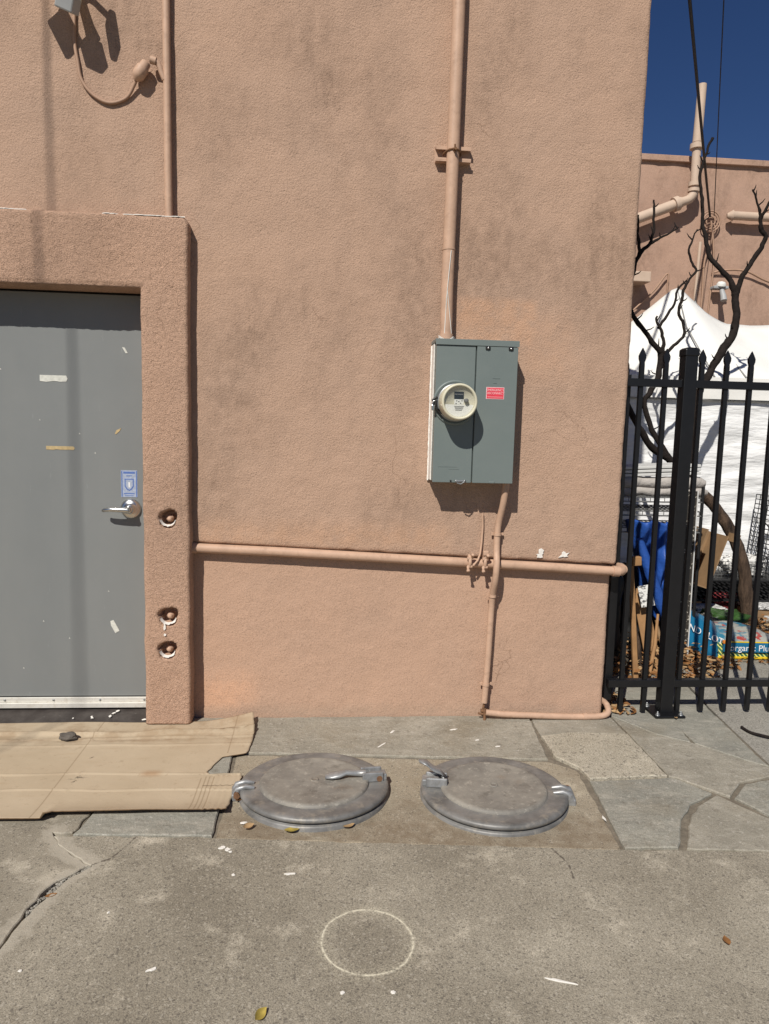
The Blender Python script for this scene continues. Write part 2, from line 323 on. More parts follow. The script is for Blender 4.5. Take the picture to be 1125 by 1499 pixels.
t = NT('leafy_print'); c = t.mix(t.ramp(t.noise(60, 4, .7), [(.57, 0), (.62, 1)]), (.035, .03, .025), (.45, .42, .36)); t.out(c, .6)
t = NT('news_print'); c = t.mix(t.ramp(t.noise(70, 4, .7, stretch=(.5, 1, 1)), [(.50, 0), (.56, 1)]), (.70, .69, .66), (.10, .10, .10)); t.out(c, .8)
t = NT('bag_top'); c = t.mix(t.ramp(t.noise(9, 3), [(.42, 0), (.5, 1)]), (.03, .17, .26), (.34, .34, .30)); c = t.mix(t.ramp(t.noise(13, 3), [(.57, 0), (.63, 1)]), c, (.34, .05, .04)); t.out(c, .35)
t = NT('bag_side'); o = t.xyz(); s_ = t.math('SINE', t.math('MULTIPLY', t.math('ADD', o[0], t.math('MULTIPLY', o[2], .9)), 230))
c = t.mix(t.ramp(s_, [(.35, 0), (.6, 1)]), (.04, .12, .06), (.62, .60, .16)); t.out(c, .35)
plain('bag_blue', (.012, .14, .27), .35, 0, .1, 10); plain('bag_yellow', (.70, .48, .02), .35, 0, .1, 10); plain('white_print', (.80, .80, .78), .5); plain('orange_print', (.65, .22, .03), .5)
plain('green_bag', (.035, .085, .02), .4, 0, .5, 25); plain('red_cloth', (.20, .03, .035), .8, 0, .4, 20)
plain('sensor_grey', (.36, .37, .37), .45); plain('lamp_white', (.72, .72, .68), .5); plain('cord', (.40, .255, .175), .6); plain('cable', (.015, .015, .017), .6)
plain('roof_felt', (.20, .19, .18), .95)

# ------------------------------------------------------------------ ground
g = MB(); g.box2((-60, -60, -.10), (60, 60, -.028)); struct(g.build('ground', 'mortar'))
def ragged(poly, step=.05, amp=.003, seed=0):
    out = []; n = len(poly)
    for i in range(n):
        a = Vector((*poly[i], 0)); b = Vector((*poly[(i+1) % n], 0)); k = max(1, min(60, int((b-a).length/step)))
        if (b-a).length > 4: k = 8
        for j in range(k):
            p = a.lerp(b, j/k); q = .0 if (b-a).length > 4 else amp
            out.append((p.x+q*noise.noise(Vector((p.x*23, p.y*23, seed)))*2, p.y+q*noise.noise(Vector((p.x*23, p.y*23, seed+9)))*2))
    return out
def shrink(poly, d):
    n = len(poly); P = [Vector(p) for p in poly]; ar = sum(P[i].x*P[(i+1) % n].y-P[(i+1) % n].x*P[i].y for i in range(n))
    if ar < 0: P.reverse()
    o = []
    for i in range(n):
        d1 = (P[i]-P[i-1]).normalized(); d2 = (P[(i+1) % n]-P[i]).normalized()
        n1 = Vector((-d1.y, d1.x)); n2 = Vector((-d2.y, d2.x)); m = (n1+n2); k = max(.35, m.length_squared/2)
        o.append(tuple(P[i]+m/k*d*(.5 if k < .4 else 1) if m.length > .2 else P[i]))
    return o
walk = thing('sidewalk', '', ''); del walk['label']; del walk['category']; walk['kind'] = 'structure'
CR = [(-.935, -.965), (-.896, -1.036), (-.829, -1.098), (-.746, -1.165), (-.791, -1.210), (-.829, -1.276), (-.853, -1.370), (-.866, -1.457), (-.872, -1.537), (-.90, -1.75), (-1.0, -2.1), (-1.2, -6)]
GAP = [.001, .002, .004, .006, .008, .015, .009, .004, .003, .003, .003, .003]
crl = [(p[0]-q, p[1]+q*.6) for p, q in zip(CR, GAP)]; crr = [(p[0]+q, p[1]-q*.6) for p, q in zip(CR, GAP)]
joint = [(-.856, -.99), (-.367, -1.020), (.167, -1.070), (1.023, -1.144), (1.563, -1.181), (2.3, -1.24), (6, -1.5)]
pl = MB(); pl.prism(ragged([(-6, .02), (-.80, .02), (-.775, -.356), (-.852, -.841), (-.872, -.97)]+crl+[(-6, -6)], .012, .005, 1), -.07, .0, .003); pl.build('concrete_slab', 'sidewalk_concrete', walk)
pr = MB(); pr.prism(ragged([(-.925, -.985)]+joint+[(6, -6)]+crr[::-1][:-1], .012, .004, 2), -.07, .0015, .003); pr.build('concrete_slab', 'sidewalk_concrete', walk)
slabs = [
 ('stone_slab', 'slate_a', [(-.76, .03), (1.048, .03), (1.048, .0), (1.001, -.462), (-.382, -.359), (-.76, -.34)], .003),
 ('hatch_pad', 'pad_concrete', [(-.382, -.362), (1.001, -.465), (1.101, -.551), (1.076, -.883), (1.050, -1.140), (.167, -1.064), (-.372, -1.014)], -.006),
 ('stone_slab', 'slate_b', [(-.390, -.36), (-.378, -1.014), (-.865, -.984), (-.845, -.841), (-.767, -.356)], .004),
 ('rough_slab', 'rough_patch', [(1.035, -.225), (1.179, -.190), (1.470, -.212), (1.464, -.634), (1.111, -.652), (1.104, -.548), (1.033, -.452)], .008),
 ('stone_slab', 'slate_a', [(1.052, .03), (1.475, .03), (1.473, -.207), (1.179, -.184), (1.036, -.219)], .0),
 ('stone_slab', 'slate_b', [(1.111, -.659), (1.464, -.641), (1.494, -.654), (1.582, -.780), (1.448, -.860), (1.358, -.966), (1.256, -1.146), (1.056, -1.138)], .003),
 ('stone_slab', 'slate_a', [(1.594, -.782), (1.712, -.975), (2.25, -1.05), (2.25, -1.228), (1.563, -1.174), (1.276, -1.149), (1.380, -.966), (1.468, -.865)], .0),
 ('stone_slab', 'slate_a', [(1.478, -.004), (1.612, -.214), (1.748, -.316), (1.893, -.495), (1.966, -.56), (1.94, -.64), (1.755, -.690), (1.640, -.808), (1.494, -.648), (1.468, -.632), (1.474, -.209)], .003),
 ('stone_slab', 'slate_b', [(1.480, .02), (1.482, .9), (2.20, .9), (2.057, .124), (1.972, -.552), (1.897, -.489), (1.752, -.310), (1.765, -.16), (1.745, -.305), (1.616, -.208)], .0),
 ('stone_slab', 'slate_b', [(1.765, -.700), (1.95, -.655), (2.05, -.9), (1.722, -.970), (1.650, -.812)], .002)]
for i, (nm, mt, poly, z) in enumerate(slabs):
    b = MB(); b.prism(ragged(shrink(poly, .0035), .035, .0035, i*3+5), -.06, z, .004); b.build(nm, mt, walk)
rb = MB(); rr_ = random.Random(5)
for k in range(150):
    u = rr_.random()*3.2+3; i0 = int(u); f_ = u-i0; cx = CR[i0][0]+(CR[i0+1][0]-CR[i0][0])*f_; cy = CR[i0][1]+(CR[i0+1][1]-CR[i0][1])*f_; s0 = rr_.uniform(.003, .0075)
    rb.box((cx+rr_.uniform(-.011, .011), cy+rr_.uniform(-.009, .009), -.010+rr_.uniform(-.004, .004)), (s0*1.4, s0, s0*.9), Matrix.Rotation(rr_.uniform(0, 6), 4, 'Z') @ Matrix.Rotation(rr_.uniform(-.6, .6), 4, 'X'), s0*.2, 1)
stuff(rb.build('crack_rubble', 'yard_concrete', walk))
jf = MB(); jf.prism([(-.88, .03), (2.05, .03), (2.05, -1.21), (1.5, -1.168), (.17, -1.058), (-.88, -.975)], -.05, -.0085, .001); jf.build('joint_fill', 'mortar', walk)
yd = MB(); yd.prism([(1.98, -.562), (2.066, .12), (2.21, .9), (2.5, 2.2), (1.2, 2.3), (1.2, 12), (20, 12), (20, -1.4), (2.28, -1.22), (2.27, -1.05), (2.06, -.90), (1.965, -.645)], -.06, .001, .004); yd.build('yard_slab', 'yard_concrete', walk)
def blob(cx, cy, sx, sy, z, rz, n=11, seed=0, jag=.35):
    vs = []
    for k in range(n):
        a = 2*math.pi*k/n; r = 1+jag*noise.noise(Vector((math.cos(a)*1.7, math.sin(a)*1.7, seed*3.1)))*2
        x, y = math.cos(a)*sx*r, math.sin(a)*sy*r; vs.append((cx+x*math.cos(rz)-y*math.sin(rz), cy+x*math.sin(rz)+y*math.cos(rz)))
    b = MB(); b.prism(vs, z-.002, z+.0012, .0008); return b
for i, (x, y, sx, sy, rz) in enumerate([(-.335, -1.082, .014, .007, .5), (-.318, -1.095, .010, .008, 1.2), (-.305, -1.108, .006, .004, .2), (-.10, -1.238, .016, .005, .1), (-.44, -1.632, .014, .005, .4), (.634, -1.724, .038, .004, -.35), (-.28, -1.235, .006, .004, 0), (.06, -1.735, .006, .004, .3), (.19, -1.74, .006, .005, .1), (-.62, -1.40, .004, .004, 0), (-.78, -1.62, .005, .004, 0), (.27, -.30, .03, .004, .9), (.33, -.16, .02, .006, 1.0), (.72, -.26, .012, .004, .2), (.63, -.14, .016, .006, .3), (.80, -.33, .014, .006, .2), (1.06, -.95, .005, .018, .1), (-.28, -.93, .012, .006, .2), (.55, -.985, .01, .004, 0), (.6, -.98, .01, .004, 0)]):
    blob(x, y, sx, sy, .003, rz, 11, i).build('white_fleck', 'white_flake', walk)

# ------------------------------------------------------------------ the stucco building
bld = thing('stucco_building', 'peach stucco building wall with grey steel door and exposed painted pipes', 'building', (0, 0, 0))
XC = 1.455; TOP = 4.6
def ledge(x): return .877-.0417*(x+.6)
def wall_pt(s, z, corner, y0, amp):
    rad = .022; a0 = corner-rad
    if s <= a0: p = Vector((s, y0, z)); nn = Vector((0, -1, 0))
    elif s <= a0+rad*1.57:
        q = (s-a0)/rad; p = Vector((a0+rad*math.sin(q), y0+rad-rad*math.cos(q), z)); nn = Vector((math.sin(q), -math.cos(q), 0))
    else: p = Vector((corner, y0+rad+(s-a0-rad*1.57), z)); nn = Vector((1, 0, 0))
    d = amp*(nz(s, 0, z, 5)*.5+nz(s, 3, z, 17)*.35+nz(s, 7, z, 45)*.3)
    return p+nn*d
def wall_grid(ss, rows, fn, smooth=True):
    b = MB(); n = len(ss); vs = [fn(s, r) for r in rows for s in ss]; fs = []
    for j in range(len(rows)-1):
        for i in range(n-1): fs.append((j*n+i, j*n+i+1, (j+1)*n+i+1, (j+1)*n+i))
    return b.add(vs, fs, smooth)
ssf = [-.80+.02*i for i in range(112)]; ssf = [s for s in ssf if s < XC-.03]+[XC-.03+.006*i for i in range(10)]
ssf += [ssf[-1]+.05, ssf[-1]+.2, ssf[-1]+.6, ssf[-1]+1.5, ssf[-1]+8]
def up_fn(s, r):
    lip, k = r
    z0 = ledge(min(s, XC)); z = z0+k*(TOP-z0) if not lip else z0
    p = wall_pt(s, z, XC, 0, .006)
    if lip: p.z = z0+lip[1]+.004*nz(s, 1, 0, 14); p.y += lip[0] if s < XC else 0; p.x -= lip[0] if s >= XC-.01 else 0
    return p
rows = [((.07, .008), 0), ((.030, .0), 0), ((.006, .004), 0), ((.0, .014), 0)]+[(None, .006+.994*(i/150)**1.25) for i in range(151)]
wall_grid(ssf, rows, up_fn).build('wall', 'stucco_wall', bld)
b = wall_grid([-2.9+.04*i for i in range(54)], [2.2+.04*i for i in range(61)], lambda s, z: wall_pt(min(s, -.79), z, XC, 0, .006)); b.build('wall', 'stucco_wall', bld)
b = MB(); b.box2((-8, .005, 0), (-2.88, .3, TOP)); b.box2((-2.9, .005, 0), (-1.9, .3, 2.25)); b.build('wall', 'stucco_wall', bld)
rows = [i/50 for i in range(51)]
ssb = [s-.012 for s in ssf]
wall_grid(ssb, rows, lambda s, k: wall_pt(s, -.03+k*(ledge(min(s, XC))+.05), XC-.016, .034, .004)).build('base_wall', 'stucco_base', bld)
b = MB(); b.box2((-8, .06, TOP-.06), (XC-.02, 9, TOP-.02)); b.box2((-8, 8.8, 0), (XC-.03, 9, TOP-.1)); b.build('roof', 'roof_felt', bld)
# door surround, pitted where three old anchor bolts sit
SX0, SX1, OX0, OX1, SZ1, OZ1, FY = -1.965, -.632, -1.765, -.838, 2.350, 2.042, -.07
HOLES = [(-.731, 1.004, .037), (-.733, .540, .039), (-.738, .378, .037)]
cell = .008; nx = int((SX1-SX0)/cell); nzc = int((SZ1-.012)/cell)
bm = bmesh.new(); grid = {}
def bdist(x, z):
    d = min(SX1-x, x-SX0, SZ1-z)
    if z <= OZ1: d = min(d, abs(x-OX1), abs(x-OX0))
    if OX0 <= x <= OX1: d = min(d, abs(z-OZ1))
    elif z > OZ1: d = min(d, math.hypot(max(OX0-x, 0)+max(x-OX1, 0), z-OZ1))
    return max(0, d)
def inopen(x, z): return OX0 < x < OX1 and z < OZ1
for i in range(nx+1):
    for j in range(nzc+1):
        x = SX0+(SX1-SX0)*i/nx; z = .012+(SZ1-.012)*j/nzc
        if OX0+cell*.6 < x < OX1-cell*.6 and z < OZ1-cell*.6: continue
        d = bdist(x, z); rr = .014
        y = FY+(rr*(1-math.sqrt(max(0, 1-(1-d/rr)**2))) if d < rr else 0)
        y += .006*(nz(x, 0, z, 4)*.6+nz(x, 2, z, 19)*.2+nz(x, 5, z, 60)*.25)+.0030*nz(x, 9, z, 88)
        for (hx, hz, hr) in HOLES:
            q = math.hypot((x-hx)*1.05, z-hz)/(hr*(1+.25*nz(math.atan2(z-hz, x-hx), hx*9, hz, 1.3)))
            if q < 1.25: y += .065*(1-max(0, min(1, (q-.88)/.30))**1.2)
        wob = .005*nz(z, 1, x*.2, 6) if d < .02 else 0
        # rounded outer top corner
        cx, cz = SX1-.035, SZ1-.035
        xx, zz = x, z
        if x > cx and z > cz:
            vx, vz = x-cx, z-cz; m = max(vx, vz); L = math.hypot(vx, vz)
            if L > 1e-6: xx, zz = cx+vx/L*m, cz+vz/L*m
        grid[i, j] = bm.verts.new((xx+wob, y, zz))
for i in range(nx):
    for j in range(nzc):
        q = [grid.get(k) for k in ((i, j), (i+1, j), (i+1, j+1), (i, j+1))]
        if all(q): bm.faces.new(q)
be = [e for e in bm.edges if e.is_boundary]
ex = bmesh.ops.extrude_edge_only(bm, edges=be)
for v in [g_ for g_ in ex['geom'] if isinstance(g_, bmesh.types.BMVert)]: v.co.y = .14
bmesh.ops.recalc_face_normals(bm, faces=bm.faces[:])
b = MB(); b.bm(bm, None, True); sur = b.build('door_surround', 'stucco_surround', bld)
for k, (hx, hz, hr) in enumerate(HOLES):
    b = MB(); b.lathe([(.004, -.052), (.016, -.05), (.017, -.034), (.011, -.03), (.010, -.018), (.006, -.015), (.001, -.0145)], (hx+.004, FY, hz-.004), (0, -1, 0), 14)
    b.lathe([(.017, -.05), (.017, -.036), (.001, -.0355)], (hx+.004, FY, hz-.006), (0, -1, 0), 6, False); b.build('anchor_bolt', 'pipe_paint', sur)
    b = MB(); n = 16
    vs = []; 
    for q in range(n+1):
        a = math.pi*(1.08+.84*q/n); ro = hr*(1.02+.22*nz(q*1.3, hx*9, hz, .9)*math.sin(math.pi*q/n)); ri = hr*.86
        vs += [(hx+math.cos(a)*ro, FY-.0035, hz+math.sin(a)*ro), (hx+math.cos(a)*ri, FY+.018, hz+math.sin(a)*ri)]
    b.add(vs, [(2*q, 2*q+2, 2*q+3, 2*q+1) for q in range(n)], True); b.build('chipped_rim', 'caulk', sur)
for i, (x, z, sx, sz) in enumerate([(-.748, .492, .006, .016), (-.747, .452, .005, .006)]):
    b = blob(x, z, sx, sz, 0, 0, 9, i+40); b.v = [Vector((v.x, FY-.004+v.z, v.y)) for v in b.v]; b.build('plaster_drip', 'caulk', sur)
for i in range(34):
    x = random.choice([random.uniform(-1.6, -1.36), random.uniform(-1.0, -.66), random.uniform(-.9, -.66)]); b = blob(x, FY+.010, random.uniform(.008, .03), random.uniform(.005, .010), SZ1-.0015, random.uniform(-.2, .2), 9, i+60); b.build('white_edging', 'caulk', sur)
# door
DY = .09
b = MB(); b.box2((-1.752, DY, .092), (-.850, DY+.045, 2.028), .003); door = b.build('door', 'door_paint', bld)
b = MB(); b.box2((-1.765, DY+.012, .03), (-.83, DY+.10, 2.06)); b.build('door_frame', 'dark_gap', bld)
b = MB(); b.box2((-1.752, DY-.012, .066), (-.856, DY-.0005, .090), .002); b.box2((-1.752, DY-.022, .040), (-.856, DY-.0005, .0655), .002); sw = b.build('door_sweep', 'aluminium', door)
for x in (-1.55, -1.32, -1.098, -.885): b = MB(); b.lathe([(.005, 0), (.005, .003), (.001, .004)], (x, DY-.0125, .078), (0, -1, 0), 10); b.build('screw', 'zinc', sw)
b = MB(); b.add([(-1.76, DY+.02, .036), (-.842, DY+.02, .036), (-.842, -.03, .004), (-1.76, -.03, .004), (-.842, -.032, -.02), (-1.76, -.032, -.02)], [(0, 3, 2, 1), (3, 5, 4, 2)]); th = b.build('threshold', 'threshold', bld)
for i, (x, y, sx, sy) in enumerate([(-1.115, .0, .005, .012), (-1.02, .03, .010, .006), (-1.03, .008, .006, .006), (-1.005, .045, .007, .005), (-.862, -.02, .008, .007), (-1.2, -.005, .005, .004)]):
    b = blob(x, y, sx, sy, 0, .5, 10, i+20, .5); b.v = [Vector((v.x, v.y, .0125+(v.y+.03)*.27+v.z*.6)) for v in b.v]; b.build('white_fleck', 'white_flake', th)
def flat(pts, y, th_, name, mat, par, z_=None):
    b = MB(); b.prism(pts, 0, th_, .0003); b.v = [Vector((v.x, y-v.z, v.y)) for v in b.v]; b.f = [f[::-1] for f in b.f]; return b.build(name, mat, par)
def strip(x0, x1, z0, z1, jag, seed):
    pts = [(x0, z0), (x0, z1)]; k = 8
    pts = [(x0+.004*nz(seed, 0, 1, 3), z1), (x1, z1), (x1+.006, (z0+z1)/2), (x1, z0)]+[(x1+(x0-x1)*i/k, z0+jag*nz(i*.7, seed, 0, 1.3)) for i in range(1, k)]+[(x0, z0)]
    return pts
flat(strip(-1.345, -1.225, 1.622, 1.650, .008, 1), DY-.0005, .0012, 'tape_scrap', 'tape_white', door)
flat(strip(-1.325, -1.200, 1.303, 1.320, .004, 2), DY-.0005, .0012, 'tape_scrap', 'tape_tan', door)
flat([(-.968, 1.79), (-.956, 1.788), (-.942, 1.763), (-.952, 1.762)], DY-.0005, .0012, 'tape_scrap', 'tape_white', door)
flat([(-1.008, 1.385), (-1.0, 1.402), (-.978, 1.412), (-.985, 1.398), (-1.003, 1.382)], DY-.0005, .0012, 'tape_scrap', 'tape_tan', door)
flat([(-1.045, .472), (-1.030, .478), (-1.002, .424), (-1.022, .412), (-1.042, .450)], DY-.0005, .0012, 'tape_scrap', 'tape_white', door)
for i, (x, z) in enumerate([(-1.36, .47), (-1.46, .235), (-1.24, .385), (-1.10, 1.29), (-1.52, 1.67), (-1.05, .62), (-1.35, 1.44), (-1.17, 1.38)]):
    flat([(x-.004, z), (x, z+.006), (x+.003, z-.002)], DY-.0005, .0008, 'paint_nick', 'tape_white', door)
st = flat([(-.983, 1.083), (-.906, 1.083), (-.906, 1.212), (-.983, 1.212)], DY-.0005, .001, 'sticker', 'sticker_pale', door)
for (x0, x1, z0, z1) in [(-.981, -.976, 1.085, 1.210), (-.913, -.908, 1.085, 1.210), (-.972, -.917, 1.196, 1.206), (-.958, -.931, 1.184, 1.188), (-.970, -.920, 1.098, 1.103), (-.965, -.925, 1.089, 1.092)]:
    flat([(x0, z0), (x1, z0), (x1, z1), (x0, z1)], DY-.0016, .0004, 'print', 'sticker_blue', door)
flat([(-.966, 1.172), (-.923, 1.172), (-.923, 1.135), (-.932, 1.120), (-.9445, 1.113), (-.957, 1.120), (-.966, 1.135)], DY-.0016, .0004, 'shield_print', 'sticker_blue', door)
flat([(-.961, 1.167), (-.928, 1.167), (-.928, 1.137), (-.936, 1.125), (-.9445, 1.119), (-.953, 1.125), (-.961, 1.137)], DY-.0021, .0004, 'shield_print', 'sticker_pale', door)
flat([(-.948, 1.130), (-.940, 1.130), (-.940, 1.155), (-.948, 1.155)], DY-.0026, .0004, 'key_print', 'white_print', door)
KX, KZ = -.938, 1.028
b = MB(); b.lathe([(.048, -.001), (.048, .006), (.045, .012), (.034, .018), (.020, .022), (.018, .045), (.016, .05), (.001, .051)], (KX, DY, KZ), (0, -1, 0), 32); ro = b.build('rosette', 'chrome', door)
b = MB(); b.tube([(KX+.004, DY-.058, KZ-.002), (KX-.03, DY-.062, KZ), (KX-.075, DY-.062, KZ+.001), (KX-.108, DY-.055, KZ-.003), (KX-.118, DY-.045, KZ-.007)], [.013, .0125, .011, .010, .008], 12)
b.tube([(KX, DY-.04, KZ), (KX, DY-.068, KZ)], .013, 14); b.build('lever', 'chrome', door)
b = MB(); b.lathe([(.009, 0), (.009, .002), (.004, .002), (.004, .0005), (.001, .0005)], (KX, DY-.068, KZ), (0, -1, 0), 16); b.build('keyhole', 'zinc', door)
for dz in (.038, -.035): b = MB(); b.lathe([(.003, 0), (.001, .001)], (-.868, DY, KZ+dz), (0, -1, 0), 8); b.build('screw_hole', 'black_plastic', door)
for (x, z) in ((1.057, .846), (1.182, .841)):
    bb = blob(x, z, .022, .014, 0, .5, 17, x*7, .6); bb.v = [Vector((v.x, -.0045-v.z, v.y)) for v in bb.v]; bb.build('chipped_paint', 'caulk', bld)

# ------------------------------------------------------------------ pipes on the wall
b = MB(); b.tube([(-.726, -.022, 4.5), (-.727, -.026, 3.2), (-.724, -.030, 2.6), (-.722, -.028, 2.352)], .0165, 16)
lp = tag(b.build('wall_conduit', 'pipe_paint', None, (-.722, 0, 2.352)), 'thin peach painted conduit dropping onto the corner of the door surround', 'pipe')
b = MB(); b.tube([(-.735, -.03, 2.93), (-.748, -.034, 2.96), (-.760, -.038, 2.993), (-.775, -.04, 3.003)], .012, 10); b.tube([(-.768, -.04, 2.999), (-.792, -.042, 3.004)], .017, 8); b.build('elbow_fitting', 'pipe_paint', lp)
# middle service conduit
CXm = .545
b = MB(); b.tube([(.549, -.05, 4.6), (.549, -.05, 3.3), (.5455, -.05, 2.7), (.5395, -.05, 2.1), (.5425, -.05, 1.846)], .0285, 24)
sc = tag(b.build('service_conduit', 'pipe_paint', None, (.5425, 0, 1.846)), 'thick peach painted service conduit running down into the grey meter box', 'pipe')
b = MB(); b.tube([(.541, -.05, 2.262), (.5408, -.05, 2.270)], .0305, 24); b.build('coupling', 'pipe_paint', sc); b = MB(); b.tube([(.5418, -.05, 1.885), (.5425, -.05, 1.848)], .0325, 24); b.build('coupling', 'pipe_paint', sc)
b = MB()
for x0, x1 in ((.470, .632),):
    b.box2((x0, -.004, 2.656), (x1, .002, 2.722), .001); b.box2((x0, -.036, 2.716), (x1, -.0035, 2.7225), .001); b.box2((x0, -.036, 2.656), (x1, -.0035, 2.6625), .001)
    b.box2((x0, -.0365, 2.706), (x1, -.0325, 2.7165), .0008); b.box2((x0, -.0365, 2.662), (x1, -.0325, 2.672), .0008)
br = b.build('strut_channel', 'pipe_paint', sc)
b = MB(); b.tube([(.505, -.02, 2.69), (.512, -.05, 2.692), (.525, -.075, 2.694), (.546, -.0825, 2.696), (.566, -.075, 2.694), (.579, -.05, 2.692), (.585, -.02, 2.69)], .0045, 8); b.tube([(.546, -.078, 2.69), (.549, -.098, 2.692)], .007, 8); b.tube([(.549, -.088, 2.678), (.547, -.089, 2.712)], .004, 6); b.build('pipe_clamp', 'rust', sc)
b = MB(); b.tube([(.548, -.079, 2.255), (.541, -.081, 2.16), (.534, -.08, 2.05), (.531, -.076, 1.92), (.529, -.075, 1.86)], .0018, 6); b.tube([(.536, -.080, 2.08), (.548, -.079, 1.99), (.561, -.074, 1.90), (.566, -.07, 1.856), (.59, -.06, 1.849)], .0016, 6)
for k in range(3): b.tube([(.505, -.065, 1.875-.006*k), (.520, -.085, 1.862-.004*k), (.545, -.09, 1.852), (.570, -.083, 1.86+.005*k), (.580, -.06, 1.868)], .0016, 6)
b.build('tie_wire', 'lamp_white', sc)
# horizontal pipe
b = MB(); hp = [(-.640, .002, .856), (-.248, .0, .842), (.274, -.002, .818), (.709, -.002, .798), (1.085, -.002, .781), (1.42, -.004, .764)]
b.tube(hp+[(1.462, -.004, .762), (1.482, .004, .762), (1.492, .024, .763), (1.494, .06, .768), (1.494, 1.2, .78)], .0225, 18)
h_ = tag(b.build('horizontal_pipe', 'pipe_paint', None, (.4, 0, .8)), 'long peach painted pipe crossing the wall and turning around the building corner', 'pipe')
b = MB(); b.tube([(-.642, .002, .856), (-.612, .002, .855)], .026, 18); b.build('pipe_collar', 'pipe_paint', h_); b = MB(); b.tube([(1.43, -.004, .7635), (1.464, -.003, .762)], .0265, 18); b.build('pipe_collar', 'pipe_paint', h_); b = MB(); b.tube([(1.489, .016, .767), (1.494, .055, .768)], .0265, 18); b.build('pipe_collar', 'pipe_paint', h_)
def clamp(x, z, label):
    t_ = thing('ground_clamp', label, 'clamp', (x, 0, z), 'brass earth clamps on the horizontal pipe')
    b = MB(); b.box((x, -.036, z+.020), (.030, .016, .014), None, .003); b.box((x, -.036, z-.020), (.026, .016, .012), None, .003)
    b.tube([(x, -.012, z+.028), (x, -.036, z+.024), (x, -.040, z), (x, -.036, z-.024), (x, -.012, z-.027)], .009, 8); b.build('jaw', 'pipe_paint', t_)
    for s in (-1, 1): b = MB(); b.lathe([(.0065, 0), (.0065, .02), (.009, .02), (.009, .028), (.002, .03)], (x+s*.010, -.038, z+.02*s), (0, -.75, s), 8); b.build('screw', 'pipe_paint', t_)
    return t_
clamp(.700, .806, 'small painted earth clamp on the long horizontal pipe beside the thin ground wire')
tc = clamp(.775, .803, 'tall painted earth clamp with stacked fittings beside the bent conduit')
b = MB(); b.box((.775, -.040, .852), (.026, .022, .022), None, .004); b.lathe([(.010, 0), (.010, .02), (.013, .022), (.013, .034), (.003, .036)], (.775, -.036, .826), (0, 0, 1), 8); b.build('lug', 'pipe_paint', tc)
b = MB(); b.tube([(.757, -.016, 1.045), (.761, -.014, .98), (.758, -.016, .90), (.752, -.02, .845), (.738, -.034, .815), (.715, -.042, .790)], .0052, 8)
tag(b.build('ground_wire', 'pipe_paint', None, (.757, 0, .8)), 'thin painted ground wire hanging below the meter box to the pipe clamps', 'wire')
# conduit from box to the ground
b = MB(); cp = [(.848, -.085, 1.203), (.846, -.085, 1.16), (.842, -.068, 1.09), (.833, -.036, 1.0), (.830, -.030, .93), (.829, -.036, .86), (.826, -.062, .80), (.824, -.055, .72), (.823, -.018, .64), (.822, -.006, .55), (.818, -.006, .37), (.811, -.006, .18), (.807, -.006, .085)]
def smoothp(P, k=5):
    P = [Vector(p) for p in P]; out = []
    for i in range(len(P)-1):
        a, b_, c, d = P[max(i-1, 0)], P[i], P[i+1], P[min(i+2, len(P)-1)]
        for j in range(k):
            t_ = j/k; out.append(.5*((2*b_)+(c-a)*t_+(2*a-5*b_+4*c-d)*t_**2+(3*b_-a-3*c+d)*t_**3))
    return out+[P[-1]]
b.tube(smoothp(cp), .0158, 16)
bc = tag(b.build('bent_conduit', 'pipe_paint', None, (.807, 0, .04)), 'slim bent conduit going from the meter box down to the pavement', 'pipe')
for (x, y, z) in ((.831, -.031, .945), (.823, -.017, .636), (.811, -.006, .18)):
    b = MB(); b.tube([(x, y, z-.007), (x, y, z+.007)], .0185, 16); b.box((x+.022, y+.012, z), (.02, .006, .014), None, .001); b.box((x-.022, y+.012, z), (.014, .006, .014), None, .001); b.build('strap', 'pipe_paint', bc)
b = MB(); b.tube([(.807, -.006, .09), (.803, -.008, .05), (.797, -.014, .02)], .006, 8); b.tube([(.79, -.01, .045), (.83, -.012, .042)], .010, 8); b.tube([(.775, -.02, .035), (.80, -.022, .03)], .006, 8); b.tube([(.806, -.03, .0), (.808, -.02, .06)], .007, 8); b.build('end_fitting', 'rust', bc)
b = MB(); b.tube(smoothp([(.812, -.022, .040), (.90, -.022, .030), (1.055, -.022, .022), (1.25, -.022, .014), (1.385, -.022, .014), (1.435, -.018, .022), (1.456, .0, .034), (1.462, .03, .046), (1.463, .07, .052), (1.463, .3, .055)]), .0155, 14)
bp = tag(b.build('skirting_pipe', 'pipe_paint', None, (1.1, 0, 0)), 'pale peach pipe lying along the foot of the wall and around its corner', 'pipe')
b = MB(); b.tube([(1.315, -.022, .014), (1.335, -.022, .014)], .0175, 14); b.build('coupling', 'pipe_paint', bp)

# ------------------------------------------------------------------ meter box
mbx = thing('meter_box', 'grey steel electric meter box with round meter and red emergency label', 'meter box', (.67, 0, 1.2))
BY = -.138
b = MB(); b.box2((.489, .004, 1.204), (.862, BY+.012, 1.838), .002); b.build('enclosure', 'box_paint', mbx)
b = MB(); b.box2((.482, .003, 1.8385), (.868, BY-.006, 1.853), .002); b.box2((.482, BY-.0065, 1.826), (.868, BY-.003, 1.853), .001); b.build('rain_hood', 'box_paint', mbx)
b = MB(); b.box2((.487, BY+.0125, 1.200), (.668, BY, 1.825), .002); lc = b.build('meter_cover', 'box_paint', mbx)
b = MB(); b.box2((.6735, BY+.0125, 1.200), (.864, BY-.004, 1.825), .002); rc = b.build('breaker_door', 'box_paint', mbx)
MX, MZ = .580, 1.567
b = MB(); b.lathe([(.103, -.001), (.1025, .004), (.097, .007), (.092, .006), (.088, .002), (.080, .002)], (MX, BY, MZ), (0, -1, 0), 56); b.build('embossed_ring', 'box_paint', lc)
